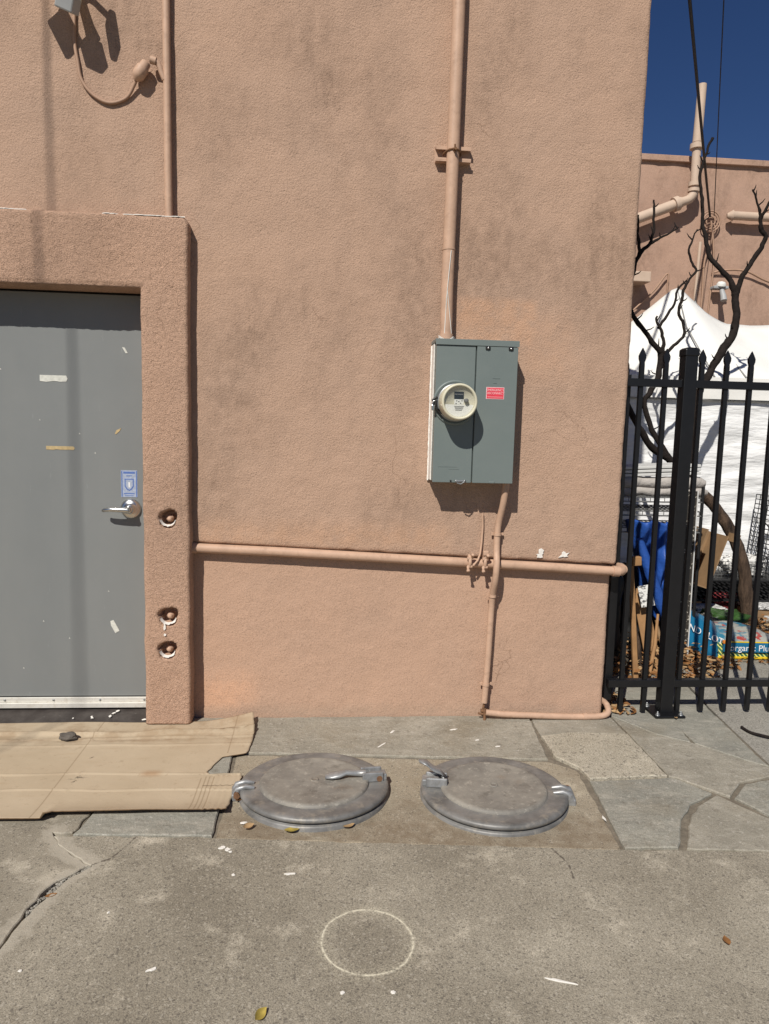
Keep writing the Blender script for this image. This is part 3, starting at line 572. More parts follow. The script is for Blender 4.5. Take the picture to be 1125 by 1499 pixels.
b = MB(); b.lathe([(.087, .0), (.087, .022), (.084, .026), (.080, .026)], (MX, BY, MZ), (0, -1, 0), 56); b.build('sealing_ring', 'zinc', mbx)
b = MB(); b.lathe([(.080, .01), (.0815, .03), (.081, .112), (.079, .120), (.075, .123), (.071, .122), (.0685, .118), (.068, .105), (.001, .1045)], (MX, BY, MZ), (0, -1, 0), 56); met = b.build('meter', 'meter_cream', mbx)
def disc_face(pts, dep, name, mat, par): return flat([(MX+x, MZ+z) for x, z in pts], BY-dep-.035, .0006, name, mat, par)
arc = [(.0665*math.cos(a), .0665*math.sin(a)) for a in [math.pi*(1.06+.88*i/20) for i in range(21)]]
disc_face(arc, .0700, 'name_plate', 'meter_white', met); disc_face([(-.022, -.012), (.020, -.012), (.020, .012), (-.022, .012)], .0702, 'name_plate', 'meter_white', met)
disc_face([(-.0235, .012), (.0195, .012), (.0195, .044), (-.0235, .044)], .0715, 'display', 'lcd', met); disc_face([(-.0215, .031), (.0175, .031), (.0175, .035), (-.0215, .035)], .0723, 'display_glint', 'print_grey', met)
for i, z in enumerate((-.020, -.026, -.031, -.037)): disc_face([(-.022+.002*i, z-.0012), (.022-.003*i, z-.0012), (.022-.003*i, z+.0012), (-.022+.002*i, z+.0012)], .0712, 'print_line', 'print_grey', met)
for (x, z) in ((-.012, .004), (-.002, .001), (.006, -.006), (-.014, -.008), (.012, .005)): disc_face([(x-.003, z-.002), (x+.003, z-.002), (x+.003, z+.002), (x-.003, z+.002)], .0712, 'print_mark', 'print_grey', met)
b = MB(); b.lathe([(.0095, 0), (.0095, .016), (.007, .018), (.001, .018)], (MX+.030, BY-.1045, MZ+.006), (0, -1, 0), 18); b.build('optical_port', 'print_grey', met)
b = MB(); b.lathe([(.0682, .119), (.052, .1255), (.03, .1275), (.001, .128)], (MX, BY, MZ), (0, -1, 0), 40); b.build('clear_lens', 'clear_cover', met)
b = MB()
for (dx, dz, l, a) in ((-.098, .014, .03, .9), (-.086, -.030, .04, -.9), (-.075, -.042, .03, -.7), (-.092, -.008, .035, .2)): b.box((MX+dx, BY-.022, MZ+dz), (.011, .012, l), (a, 'Y'), .003)
b.build('seal_latch', 'black_plastic', mbx)
b = MB(); b.box((MX-.104, BY-.024, MZ-.026), (.016, .012, .026), None, .004); b.tube([(MX-.108, BY-.024, MZ-.012), (MX-.104, BY-.026, MZ+.004), (MX-.094, BY-.024, MZ+.006), (MX-.088, BY-.024, MZ-.006)], .0028, 8); b.build('padlock', 'chrome', mbx)
for x in (.722, .829):
    b = MB(); b.box((x, BY-.007, 1.818), (.022, .006, .016), None, .002); cl = b.build('door_clip', 'black_plastic', mbx); b = MB(); b.lathe([(.005, 0), (.005, .003), (.001, .004)], (x, BY-.010, 1.817), (0, -1, 0), 10); b.build('screw', 'chrome', cl)
b = MB(); b.box((.618, BY-.004, 1.207), (.05, .008, .012), None, .003); b.tube([(.600, BY-.010, 1.199), (.618, BY-.013, 1.194), (.636, BY-.010, 1.205)], .003, 8); b.lathe([(.005, 0), (.005, .007), (.001, .008)], (.637, BY-.002, 1.209), (0, -1, 0), 10); b.build('hasp', 'zinc', mbx)
b = MB(); b.box((.572, BY-.002, 1.208), (.008, .006, .008), None, .002); b.build('hasp_hole', 'black_plastic', mbx); b = MB(); b.box((.765, BY-.006, 1.205), (.025, .006, .010), None, .002); b.build('door_tab', 'box_paint', mbx)
flat([(.722, 1.588), (.806, 1.588), (.806, 1.642), (.722, 1.642)], BY-.0045, .0008, 'label_border', 'pink_print', rc)
flat([(.7245, 1.5905), (.8035, 1.5905), (.8035, 1.6395), (.7245, 1.6395)], BY-.0055, .0005, 'label', 'red_label', rc)
RX = Matrix.Rotation(R(90), 4, 'X')
text(rc, 'lettering', 'EMERGENCY', .0145, Matrix.Translation((.764, BY-.0064, 1.629)) @ RX, 'pink_print', .0002)
text(rc, 'lettering', 'DISCONNECT', .0137, Matrix.Translation((.764, BY-.0064, 1.6145)) @ RX, 'pink_print', .0002)
flat([(.728, 1.597), (.800, 1.597), (.800, 1.5985), (.728, 1.5985)], BY-.0062, .0003, 'print_line', 'pink_print', rc)
for (x0, x1, z) in ((.751, .784, 1.681), (.753, .770, 1.660)): flat([(x0, z), (x1, z), (x1, z+.0015), (x0, z+.0015)], BY-.0042, .0012, 'embossed_mark', 'box_paint', rc)
for (x0, x1, z) in ((.51, .60, 1.272), (.56, .61, 1.262)): flat([(x0, z), (x1, z), (x1, z+.001), (x0, z+.001)], BY-.0002, .001, 'embossed_mark', 'box_paint', lc)
b = MB(); b.box2((.4835, -.001, 1.206), (.4885, -.085, 1.836), .002); b.tube([(.483+.0015*nz(i, 0, 0, 1.7), -.010+.006*nz(i, 4, 0, .9), 1.20+.0162*i) for i in range(40)], [.0045+.0022*nz(i, 9, 0, .8) for i in range(40)], 7); b.tube([(.50+.02*i, -.02+.010*nz(i, 1, 0, .8), 1.8555+.002*nz(i, 8, 0, .9)) for i in range(19)], [.004+.002*nz(i, 3, 0, .8) for i in range(19)], 7); b.build('white_edging', 'caulk', mbx)  # flat white strip over the box's left side, caulk beads along its edges

# ------------------------------------------------------------------ floodlight with its cord
fl = thing('flood_light', 'twin flood light with grey motion sensor mounted above the door', 'light', (-1.12, 0, 3.22))
b = MB(); b.lathe([(.062, 0), (.062, .035), (.055, .045), (.001, .046)], (-1.12, .004, 3.32), (0, -1, 0), 24); b.build('mounting_box', 'lamp_white', fl)
for x, rz in ((-1.235, .35), (-1.035, -.25)):
    b = MB(); b.tube([(-1.12, -.04, 3.32), ((x-1.12)/2, -.08, 3.33), (x, -.11, 3.31)], .012, 8); b.build('arm', 'lamp_white', fl)
    b = MB(); b.box((x, -.15, 3.275), (.028, .11, .16), Matrix.Rotation(rz, 4, 'Z') @ Matrix.Rotation(.5, 4, 'X'), .008); b.build('lamp_head', 'lamp_white', fl)
b = MB(); b.tube([(-1.11, -.035, 3.29), (-1.10, -.075, 3.23), (-1.09, -.095, 3.195)], [.018, .022, .03], 12); b.build('knuckle', 'meter_cream', fl)
b = MB(); b.box((-1.105, -.125, 3.165), (.075, .075, .062), Matrix.Rotation(.35, 4, 'Y') @ Matrix.Rotation(.35, 4, 'X'), .006); b.build('motion_sensor', 'sensor_grey', fl)
b = MB(); b.tube(smoothp([(-1.115, -.012, 3.24), (-1.120, -.010, 3.08), (-1.108, -.010, 2.99), (-1.094, -.010, 2.918), (-1.046, -.010, 2.858), (-.977, -.010, 2.829), (-.905, -.011, 2.853), (-.868, -.020, 2.905), (-.852, -.03, 2.935)]), .0072, 10); b.build('cord', 'cord', fl)
b = MB(); b.lathe([(.010, -.012), (.022, .0), (.027, .01), (.028, .048), (.022, .056), (.020, .075), (.012, .08)], (-.852, -.034, 2.93), (.55, -.05, .82), 14); b.build('plug_body', 'pipe_paint', fl)

# ------------------------------------------------------------------ hatches
def hatch(loc, r, rz, tilt, label, raised):
    t_ = thing('round_hatch', label, 'hatch', loc, 'round metal hatch covers in the concrete pad')
    Mx = Matrix.Translation(Vector(loc)) @ Matrix.Rotation(tilt, 4, 'X') @ Matrix.Rotation(rz, 4, 'Z')
    def fin(b, name, mat, par=None):
        b.v = [Mx @ v for v in b.v]; return b.build(name, mat, par or t_)
    b = MB(); b.lathe([(r+.006, -.06), (r+.006, .0), (r+.001, .006), (r-.010, .0065), (r-.012, .010), (.1, .0105)], (0, 0, 0), (0, 0, 1), 72); fin(b, 'frame_ring', 'hatch_rim')
    b = MB(); b.lathe([(r-.012, .0125), (r+.001, .014), (r+.004, .020), (r+.003, .028), (r-.004, .033), (r-.014, .0345), (r-.03, .0325), (r-.072, .0325), (r-.09, .0325)], (0, 0, 0), (0, 0, 1), 80); lid = fin(b, 'lid', 'hatch_rim')
    b = MB(); b.lathe([(r-.074, .030), (r-.075, .037), (r-.080, .043), (r-.088, .0455), (r-.10, .0435), (.06, .043), (.001, .0432)], (0, 0, 0), (0, 0, 1), 80); fin(b, 'raised_disc', 'hatch_metal', lid)
    b = MB(); b.lathe([(.017, .042), (.017, .0455), (.013, .047), (.012, .0455), (.001, .0455)], (0, 0, 0), (0, 0, 1), 20); fin(b, 'centre_boss', 'hatch_metal', lid)
    b = MB()
    for dy in (-.022, .022): b.tube([(-r+.055, dy, .036), (-r+.02, dy, .042), (-r-.012, dy, .034), (-r-.024, dy, .012)], [.007, .011, .012, .010], 8)
    b.tube([(-r-.010, -.045, .024), (-r-.010, .045, .024)], .011, 10); b.box((-r-.012, 0, .008), (.04, .085, .03), None, .006); fin(b, 'hinge', 'hatch_bright')
    b = MB(); b.lathe([(.012, 0), (.012, .02), (.008, .022), (.001, .022)], (-r-.012, -.058, .022), (0, 1, 0), 10); fin(b, 'hinge_pin', 'rust')
    b = MB()
    for dy in (-.022, .022): b.box((r-.06, dy*1.25, .052), (.085, .011, .038), None, .004)
    b.box((r-.036, 0, .046), (.068, .048, .028), None, .005); lt = fin(b, 'latch_bracket', 'hatch_bright')
    b = MB(); b.tube([(r-.09, -.032, .055), (r-.09, .032, .055)], .007, 10); fin(b, 'latch_pin', 'rust', lt); b = MB(); b.tube([(r-.034, -.034, .046), (r-.034, -.02, .046)], .012, 10); fin(b, 'latch_pin', 'rust', lt)
    if raised: pts = [(r-.085, .055), (r-.13, .058), (r-.165, .072), (r-.19, .10), (r-.205, .118), (r-.235, .124)]; 
    else: pts = [(r-.085, .056), (r-.125, .060), (r-.165, .066), (r-.195, .058), (r-.225, .055), (r-.25, .052)]
    wd = [.013, .015, .018, .026, .027, .013]; th_ = [.014, .012, .011, .011, .010, .006]; vs = []; fs = []
    if raised:
        pts = [(r-.085, .055), (r-.10, .062), (r-.075, .085), (r-.045, .098), (r-.02, .118), (r+.012, .126)]
    n = 10
    for (x, z), a, c_ in zip(pts, wd, th_):
        for k in range(n): q = 2*math.pi*k/n; vs.append((x+(math.sin(q)*c_*.5 if raised else 0), math.cos(q)*a, z+math.sin(q)*c_))
    for i in range(len(pts)-1):
        for k in range(n): fs.append((i*n+k, i*n+(k+1) % n, (i+1)*n+(k+1) % n, (i+1)*n+k))
    fs += [tuple(range(n)), tuple(range((len(pts)-1)*n, len(pts)*n))]
    b = MB(); b.add(vs, fs, True); fin(b, 'latch_lever', 'hatch_bright', lt)
    return t_
h1 = hatch((-.030, -.690, -.004), .292, R(6), R(-2.4), 'round metal hatch cover with its latch lever folded down flat, next to cardboard', False)
h2 = hatch((.682, -.752, -.005), .287, R(171), R(-1.2), 'round metal hatch cover with its latch lever standing up', True)
blob(.06, -.845, .035, .010, .043, .5, 11, 71, .3).build('white_fleck', 'white_flake', h1)

# ------------------------------------------------------------------ cardboard and stone
def lerp_tab(tab, v):
    for (a, xa), (b_, xb) in zip(tab, tab[1:]):
        if a >= v >= b_: return xa+(xb-xa)*((a-v)/(a-b_) if a != b_ else 0)
    return tab[-1][1] if v < tab[-1][0] else tab[0][1]
RT = [(-.0, -.345), (-.20, -.318), (-.37, -.325), (-.40, -.335), (-.425, -.43), (-.46, -.445), (-.555, -.475), (-.585, -.462), (-.592, -.335), (-.62, -.328), (-.76, -.345), (-.90, -.352)]
def card_z(x, y):
    z = .010+.004*nz(x, y, 0, 3)
    for (yc, wd, h, ph) in ((-.155, .013, .015, 1.0), (-.225, .006, .006, 2.0), (-.30, .008, .003, 3.0), (-.565, .004, .006, 4.0), (-.69, .004, .006, 5.0)):
        yy = yc+.018*nz(x, ph, 0, 2.3)+(.02 if ph == 1 else .012)*math.sin(x*2+ph)
        k = 1+.8*nz(x, ph*3, 1, 5); z += h*max(.2, k)*math.exp(-((y-yy)/wd)**2)
    if x > -.62: q = (x+.62)/.28; z += .036*q*q*math.exp(-((y+.0)/.16)**2)
    if y < -.76: z += .022*((-.76-y)/.12)**2*(1 if x > -1.0 else .3)
    if x > -.45 and y < -.55: z += .002*math.sin(x*260)
    return z
b = MB(); NR, NCc = 150, 130; vs = []; fs = []
for j in range(NR+1):
    for i in range(NCc+1):
        v = j/NR; y_ = -.02-.87*v; xr = lerp_tab(RT, y_); u = i/NCc; x = -1.95+(xr+1.95)*(u**.8)
        yb = -.035+.006*nz(x, 0, 0, 3)+(.03 if x > -.55 else 0)*(x+.55)/.2; yf = -.872-.006*nz(x, 5, 0, 6) if x > -.985 else -.900-.006*nz(x, 5, 0, 6)
        y = yb+(yf-yb)*v; vs.append((x+.004*nz(x, y, 3, 30)*(1 if i == NCc else 0), y, card_z(x, y)))
for j in range(NR):
    for i in range(NCc): a = j*(NCc+1)+i; fs.append((a, a+NCc+1, a+NCc+2, a+1))
b.add(vs, fs, True); cb = b.build('cardboard_sheet', 'cardboard', None, (-.9, -.45, 0)); tag(cb, 'flattened tan cardboard box lying on the pavement before the grey door', 'cardboard')
cb.data.materials.append(M['cardboard_edge']); sm = cb.modifiers.new('thick', 'SOLIDIFY'); sm.thickness = .0045; sm.offset = -1; sm.material_offset_rim = 1; sm.material_offset = 0
def rock(name, c, s, mat, seed, label, cat):
    bm = bmesh.new(); bmesh.ops.create_icosphere(bm, subdivisions=3, radius=1)
    for v in bm.verts: k = 1+.35*noise.noise(v.co*1.6+Vector((seed, 0, 0))); v.co = Vector((v.co.x*s[0]*k, v.co.y*s[1]*k, max(-.6, min(.75, v.co.z))*s[2]*k))
    b = MB(); b.bm(bm, Matrix.Translation(Vector(c)), False); return tag(b.build(name, mat, None, (c[0], c[1], 0)), label, cat)
rock('stone', (-1.145, -.235, .030), (.043, .022, .018), 'stone', 3, 'small flat dark stone weighing down the cardboard sheet', 'stone')
def leaf(c, s, rz, mat, label, curl=.35, tilt=0):
    b = MB(); n = 7; vs = []; fs = []
    for i in range(n+1):
        u = i/n; wd = math.sin(math.pi*min(1, u*1.02+.02))**.8*.42*s; x = (u-.5)*2*s*.8; z = curl*s*(u-.5)**2*1.6
        for k in (-1, -.5, 0, .5, 1): vs.append((x, k*wd, z+curl*wd*abs(k)*.9))
    for i in range(n):
        for k in range(4): a = i*5+k; fs.append((a, a+1, a+6, a+5))
    Mx = Matrix.Translation(Vector(c)) @ Matrix.Rotation(rz, 4, 'Z') @ Matrix.Rotation(tilt, 4, 'X')
    b.add([Mx @ Vector(v) for v in vs], fs, True); return tag(b.build('fallen_leaf', mat, None, c), label, 'leaf', 'single dry leaves on the pavement')
leaf((1.160, -1.605, .006), .024, 1.4, 'leaf_brown', 'dark brown dry leaf alone on the open concrete right of the chalk ring')
leaf((-.142, -1.80, .008), .028, 1.0, 'leaf_yellow', 'yellow and black dry leaf near the chalk ring and bottom edge', .6, .5)
leaf((-.816, -1.312, .0), .022, .5, 'leaf_brown', 'orange brown dry leaf lodged in the pavement crack')
leaf((-.105, -.990, .004), .034, .1, 'leaf_yellow', 'yellowish curled leaf in front of the hatch with folded lever')
leaf((-.262, -.960, .004), .028, .6, 'leaf_tan', 'pale tan leaf between the cardboard and the hatch', .7, .4)
leaf((-.315, -.765, .004), .028, .9, 'leaf_brown', 'orange leaf tucked against the cardboard corner')
leaf((.10, -.965, .004), .030, .5, 'leaf_tan', 'narrow dry leaf touching the rim of the hatch with folded lever', .2)
leaf((1.80, -.035, .01), .02, 1.2, 'leaf_tan', 'small dry leaf beside the fence post base plate')
b = MB(); b.tube(smoothp([(2.075, -.16, .012), (2.085, -.22, .010), (2.12, -.27, .014), (2.20, -.31, .010), (2.30, -.32, .010)]), .007, 7); tag(b.build('twig', 'bark_dark', None, (2.1, -.25, 0)), 'crooked dark twig lying on the concrete in front of the fence', 'twig')

# ------------------------------------------------------------------ fence
fe = thing('metal_fence', 'black steel picket fence with spear tips between wall corner and yard', 'fence', (1.775, .05, 0))
FYc = .05
def loft(b, secs, cx, cy):
    vs = []; fs = []
    for (z, hx, hy) in secs: vs += [(cx-hx, cy-hy, z), (cx+hx, cy-hy, z), (cx+hx, cy+hy, z), (cx-hx, cy+hy, z)]
    for i in range(len(secs)-1):
        for k in range(4): fs.append((4*i+k, 4*i+(k+1) % 4, 4*i+4+(k+1) % 4, 4*i+4+k))
    fs += [(3, 2, 1, 0), tuple(range(4*len(secs)-4, 4*len(secs)))]; b.add(vs, fs)
pk = None
for i, x in enumerate([1.537, 1.660, 1.845, 1.973, 2.099, 2.229, 2.353, 2.480, 2.606, 2.732, 2.858, 2.984]):
    if pk is None:
        b = MB(); loft(b, [(.012, .0105, .0105), (1.785, .0105, .0105), (1.798, .0100, .009), (1.815, .0165, .0075), (1.830, .0175, .0065), (1.848, .0105, .004), (1.868, .0012, .0012)], x, FYc); pk = b.build('picket', 'fence_black', fe); x0 = x
    else:
        o = pk.copy(); C.objects.link(o); o.parent = fe; o.location.x += x-x0; o.location.z += random.uniform(-.003, .003); OFF[o.name] = OFF[fe.name]
for z in (1.699, .165):
    for x0, x1 in ((1.462, 1.742), (1.808, 3.05)):
        b = MB(); b.box2((x0, FYc-.019, z-.019), (x1, FYc+.019, z+.019), .002); b.build('rail', 'fence_black', fe)
PW = .0325
b = MB(); b.box2((1.775-PW, FYc-PW, .012), (1.775+PW, FYc+PW, 1.855), .003); po = b.build('post', 'fence_black', fe)
b = MB(); b.box2((1.775-PW-.004, FYc-PW-.004, 1.832), (1.775+PW+.004, FYc+PW+.004, 1.868), .006); loft(b, [(1.867, .034, .034), (1.874, .026, .026), (1.877, .010, .010)], 1.775, FYc); b.build('post_cap', 'fence_black', po)
b = MB(); b.box2((1.695, FYc-.08, .003), (1.855, FYc+.08, .014), .003); bpz = b.build('base_plate', 'fence_black', po)
for dx in (-.062, .062):
    for dy in (-.062, .062): b = MB(); b.lathe([(.013, 0), (.013, .003), (.009, .003), (.009, .012), (.004, .012), (.004, .020), (.001, .021)], (1.775+dx, FYc+dy, .014), (0, 0, 1), 10); b.build('anchor_bolt', 'zinc', po)
b = MB(); b.box2((1.462, FYc+.03, .06), (1.502, FYc+.07, 1.74), .002); b.build('wall_post', 'fence_black', fe)

# ------------------------------------------------------------------ yard: neighbour building
nb = thing('neighbour_building', 'pale peach stucco building with parapet standing behind the white canopy', 'building', (5, 6, 0))
ssn = [1.6+.12*i for i in range(95)]
wall_grid(ssn, [4.999*i/50 for i in range(51)], lambda s, z: wall_pt(s, z, 30, 6, .02)).build('wall', 'stucco_back', nb)
b = MB(); b.box2((1.5, 5.95, 5.0), (13, 9, 5.075), .006); b.build('coping', 'stucco_back', nb)
b = MB(); b.box2((1.6, 6.1, 0), (1.8, 9, 5.05)); b.box2((12.8, 6.03, 0), (13, 9, 5.05)); b.build('side_wall', 'stucco_back', nb)
vp = thing('vent_pipe', 'pale roof vent pipe rising above the parapet with elbow and slanted run', 'pipe', (4.6, 5.8, 4.3))
b = MB(); b.tube([(4.67, 5.84, 5.90), (4.655, 5.84, 5.2)], [.054, .058], 16); b.tube([(4.655, 5.84, 5.2), (4.66, 5.84, 4.68)], .054, 16); b.tube(smoothp([(4.66, 5.84, 4.70), (4.655, 5.84, 4.58), (4.60, 5.84, 4.50), (4.50, 5.84, 4.46)]), .056, 16); b.tube([(4.50, 5.84, 4.46), (3.2, 5.84, 3.93)], .066, 16); b.build('pipe', 'pipe_pale', vp)
b = MB(); b.tube([(4.655, 5.84, 5.12), (4.655, 5.84, 5.18)], .085, 16); b.build('collar', 'pipe_pale', vp); b = MB(); b.tube([(4.66, 5.84, 4.71), (4.66, 5.84, 4.66)], .078, 16); b.build('collar', 'pipe_pale', vp); b = MB(); b.tube([(4.66, 5.84, 4.63), (4.657, 5.84, 4.59)], .076, 16); b.build('collar', 'pipe_pale', vp); b = MB(); b.tube([(4.46, 5.84, 4.444), (4.40, 5.84, 4.42)], .092, 16); b.build('collar', 'pipe_pale', vp)
b = MB(); b.tube([(5.20, 5.88, 4.34), (9, 5.88, 4.32)], .055, 12); b.tube([(5.16, 5.9, 4.34), (5.23, 5.88, 4.34)], [.03, .07], 12); tag(b.build('wall_pipe', 'pipe_pale', None, (6, 5.9, 4.3)), 'horizontal pale pipe fixed high on the neighbouring wall', 'pipe')
b = MB()
for r_ in (.06, .10, .13): b.tube([(4.96+r_*math.cos(a), 5.93-.01*r_, 4.27+r_*math.sin(a)) for a in [2*math.pi*k/24 for k in range(25)]], .010, 6, False)
b.tube(smoothp([(4.96, 5.92, 4.27), (4.99, 5.92, 4.05), (4.92, 5.94, 3.75), (4.93, 5.95, 3.3), (4.90, 5.95, 2.6)]), .014, 6); b.tube(smoothp([(5.0, 5.93, 4.15), (5.05, 5.94, 3.7), (5.03, 5.95, 3.2), (5.0, 5.95, 2.5)]), .012, 6)
tag(b.build('cable_coil', 'cord', None, (4.96, 5.93, 4.2)), 'coiled cable and hanging wires on the neighbouring wall', 'cable')
b = MB(); b.tube([(4.84, 5.93, 4.0), (4.80, 5.93, 2.4)], .022, 8); tag(b.build('wall_conduit', 'pipe_pale', None, (4.8, 5.93, 2.4)), 'thin vertical conduit on the neighbouring wall below the cable coil', 'pipe')
b = MB(); b.tube(smoothp([(5.05, 5.975, 3.62), (5.2, 5.94, 3.66), (5.5, 5.94, 3.66), (5.8, 5.95, 3.55), (6.2, 5.95, 3.45)]), .014, 6); tag(b.build('slack_wire', 'cord', None, (5.4, 5.95, 3.6)), 'slack brown wire looping along the neighbouring wall above the small lamp', 'wire')
wl = thing('wall_lamp', 'small grey twin lamp on the neighbouring wall casting a curved shadow', 'light', (5.13, 5.9, 3.4))
b = MB(); b.box((5.13, 5.90, 3.42), (.20, .12, .04), None, .01); b.build('bracket', 'sensor_grey', wl)
b = MB(); b.lathe([(.06, 0), (.057, .03), (.04, .055), (.001, .062)], (5.13, 5.86, 3.435), (0, -.25, 1), 18); b.build('dome', 'lamp_white', wl)
b = MB(); b.tube([(5.14, 5.86, 3.40), (5.15, 5.82, 3.30), (5.15, 5.80, 3.24)], [.028, .038, .042], 12); b.build('lamp_head', 'sensor_grey', wl)
b = MB(); b.box2((3.55, 5.72, 3.42), (4.11, 6.0, 3.55), .01); tag(b.build('wall_box', 'pipe_pale', None, (3.85, 5.9, 3.42)), 'small peach box fixed to the neighbouring wall left of the canopy peak', 'box')
b = MB(); b.tube(smoothp([(4.0, 5.95, 3.1), (4.25, 5.94, 3.35), (4.42, 5.93, 3.58), (4.44, 5.94, 3.45), (4.44, 5.95, 3.3)]), .012, 6); tag(b.build('bent_wire', 'cord', None, (4.3, 5.95, 3.3)), 'short bent wire on the neighbouring wall beside the small peach box', 'wire')
# overhead cables
def cable(p0, p1, sag, r, label):
    p0, p1 = Vector(p0), Vector(p1); pts = [p0.lerp(p1, i/24)-Vector((0, 0, sag*4*(i/24)*(1-i/24))) for i in range(25)]
    b = MB(); b.tube(pts, r, 8); tag(b.build('overhead_cable', 'cable', None, p0), label, 'cable', 'overhead cables')
cable((4.93, 5.9, 4.32), (.40, -1.55, 5.30), .06, .0135, 'thick black overhead cable running down to the cable coil')
cable((4.985, 5.9, 4.33), (3.05, 2.4, 5.1), .02, .005, 'very thin overhead wire crossing the sky beside the thick cable')
cable((.76, 4.0, 5.75), (-5.24, -8.0, 6.2), .0, .0075, 'overhead service cable crossing above the building roof towards the street')

# ------------------------------------------------------------------ canopy tent
ct = thing('canopy_tent', 'white peaked canopy tent with white side walls in the yard', 'tent', (3.6, 3.2, 0))
def ridge(x):
    tab = [(2.0, 2.15), (2.6, 2.33), (2.956, 2.545), (3.2, 2.74), (3.40, 2.915), (3.46, 2.915), (3.60, 2.80), (3.75, 2.68), (3.95, 2.585), (4.2, 2.57), (4.6, 2.60), (6.2, 2.60)]
    for (a, za), (b_, zb) in zip(tab, tab[1:]):
        if a <= x <= b_: return za+(zb-za)*(x-a)/(b_-a)
    return tab[-1][1]
b = MB(); xs = [2.05+.06*i for i in range(70)]; tt = [i/24 for i in range(25)]; vs = []; fs = []
for t_ in tt:
    for x in xs:
        q = 1-abs(t_*2-1); z = 1.935+(ridge(x)-1.935)*(q**1.0)-.10*q*(1-q)+.012*nz(x, t_*2, 0, 3); vs.append((x, 2.4+2.4*t_, z))
n = len(xs)
for j in range(24):
    for i in range(n-1): fs.append((j*n+i, j*n+i+1, (j+1)*n+i+1, (j+1)*n+i))
b.add(vs, fs, True); b.build('roof', 'canopy', ct)
def curtain(x0, x1, y, z0, z1, name, mat, amp, nxx=60, nzz=24, par=ct):
    b = MB(); vs = []; fs = []
    for j in range(nzz+1):
        for i in range(nxx+1):
            x = x0+(x1-x0)*i/nxx; z = z0+(z1-z0)*j/nzz; k = 1-.6*(j/nzz)
            vs.append((x, y+amp*k*(.6*nz(x*.6, 1, z*3.2, 2.2)+.5*nz(x*.8, 4, z*3, 5)+.35*(abs(nz(x*.35, 8, z*4, 2.0))-.3)), z))
    for j in range(nzz):
        for i in range(nxx): a = j*(nxx+1)+i; fs.append((a, a+1, a+nxx+2, a+nxx+1))
    b.add(vs, fs, True); return b.build(name, mat, par)
curtain(2.05, 6.19, 2.385, 1.765, 1.945, 'valance', 'canopy', .012, 60, 6)
curtain(2.08, 6.19, 2.43, .02, 1.90, 'wall_panel', 'vinyl', .05, 110, 60)
for z in (1.757,):
    b = MB(); b.tube([(2.1+.2*i, 2.40+.02*nz(i, z, 0, 1.1), z+.006*nz(i, z, 3, .9)) for i in range(20)], .004, 6); b.build('wall_fold', 'grey_line' if z > 1.7 else 'vinyl', ct)
for x in (2.1, 4.4): b = MB(); b.box2((x-.02, 2.45, 0), (x+.02, 2.49, 1.93), .003); b.box2((x-.02, 4.72, 0), (x+.02, 4.76, 1.93), .003); b.build('leg', 'wire_steel', ct)
b = MB(); b.tube([(3.43, 3.6, 2.90), (3.30, 3.1, 2.46), (3.22, 2.4, 1.95)], .006, 6); b.tube([(3.62, 3.6, 2.79), (3.55, 3.0, 2.32), (3.5, 2.4, 1.95)], .005, 6); b.build('roof_seam', 'grey_line', ct)

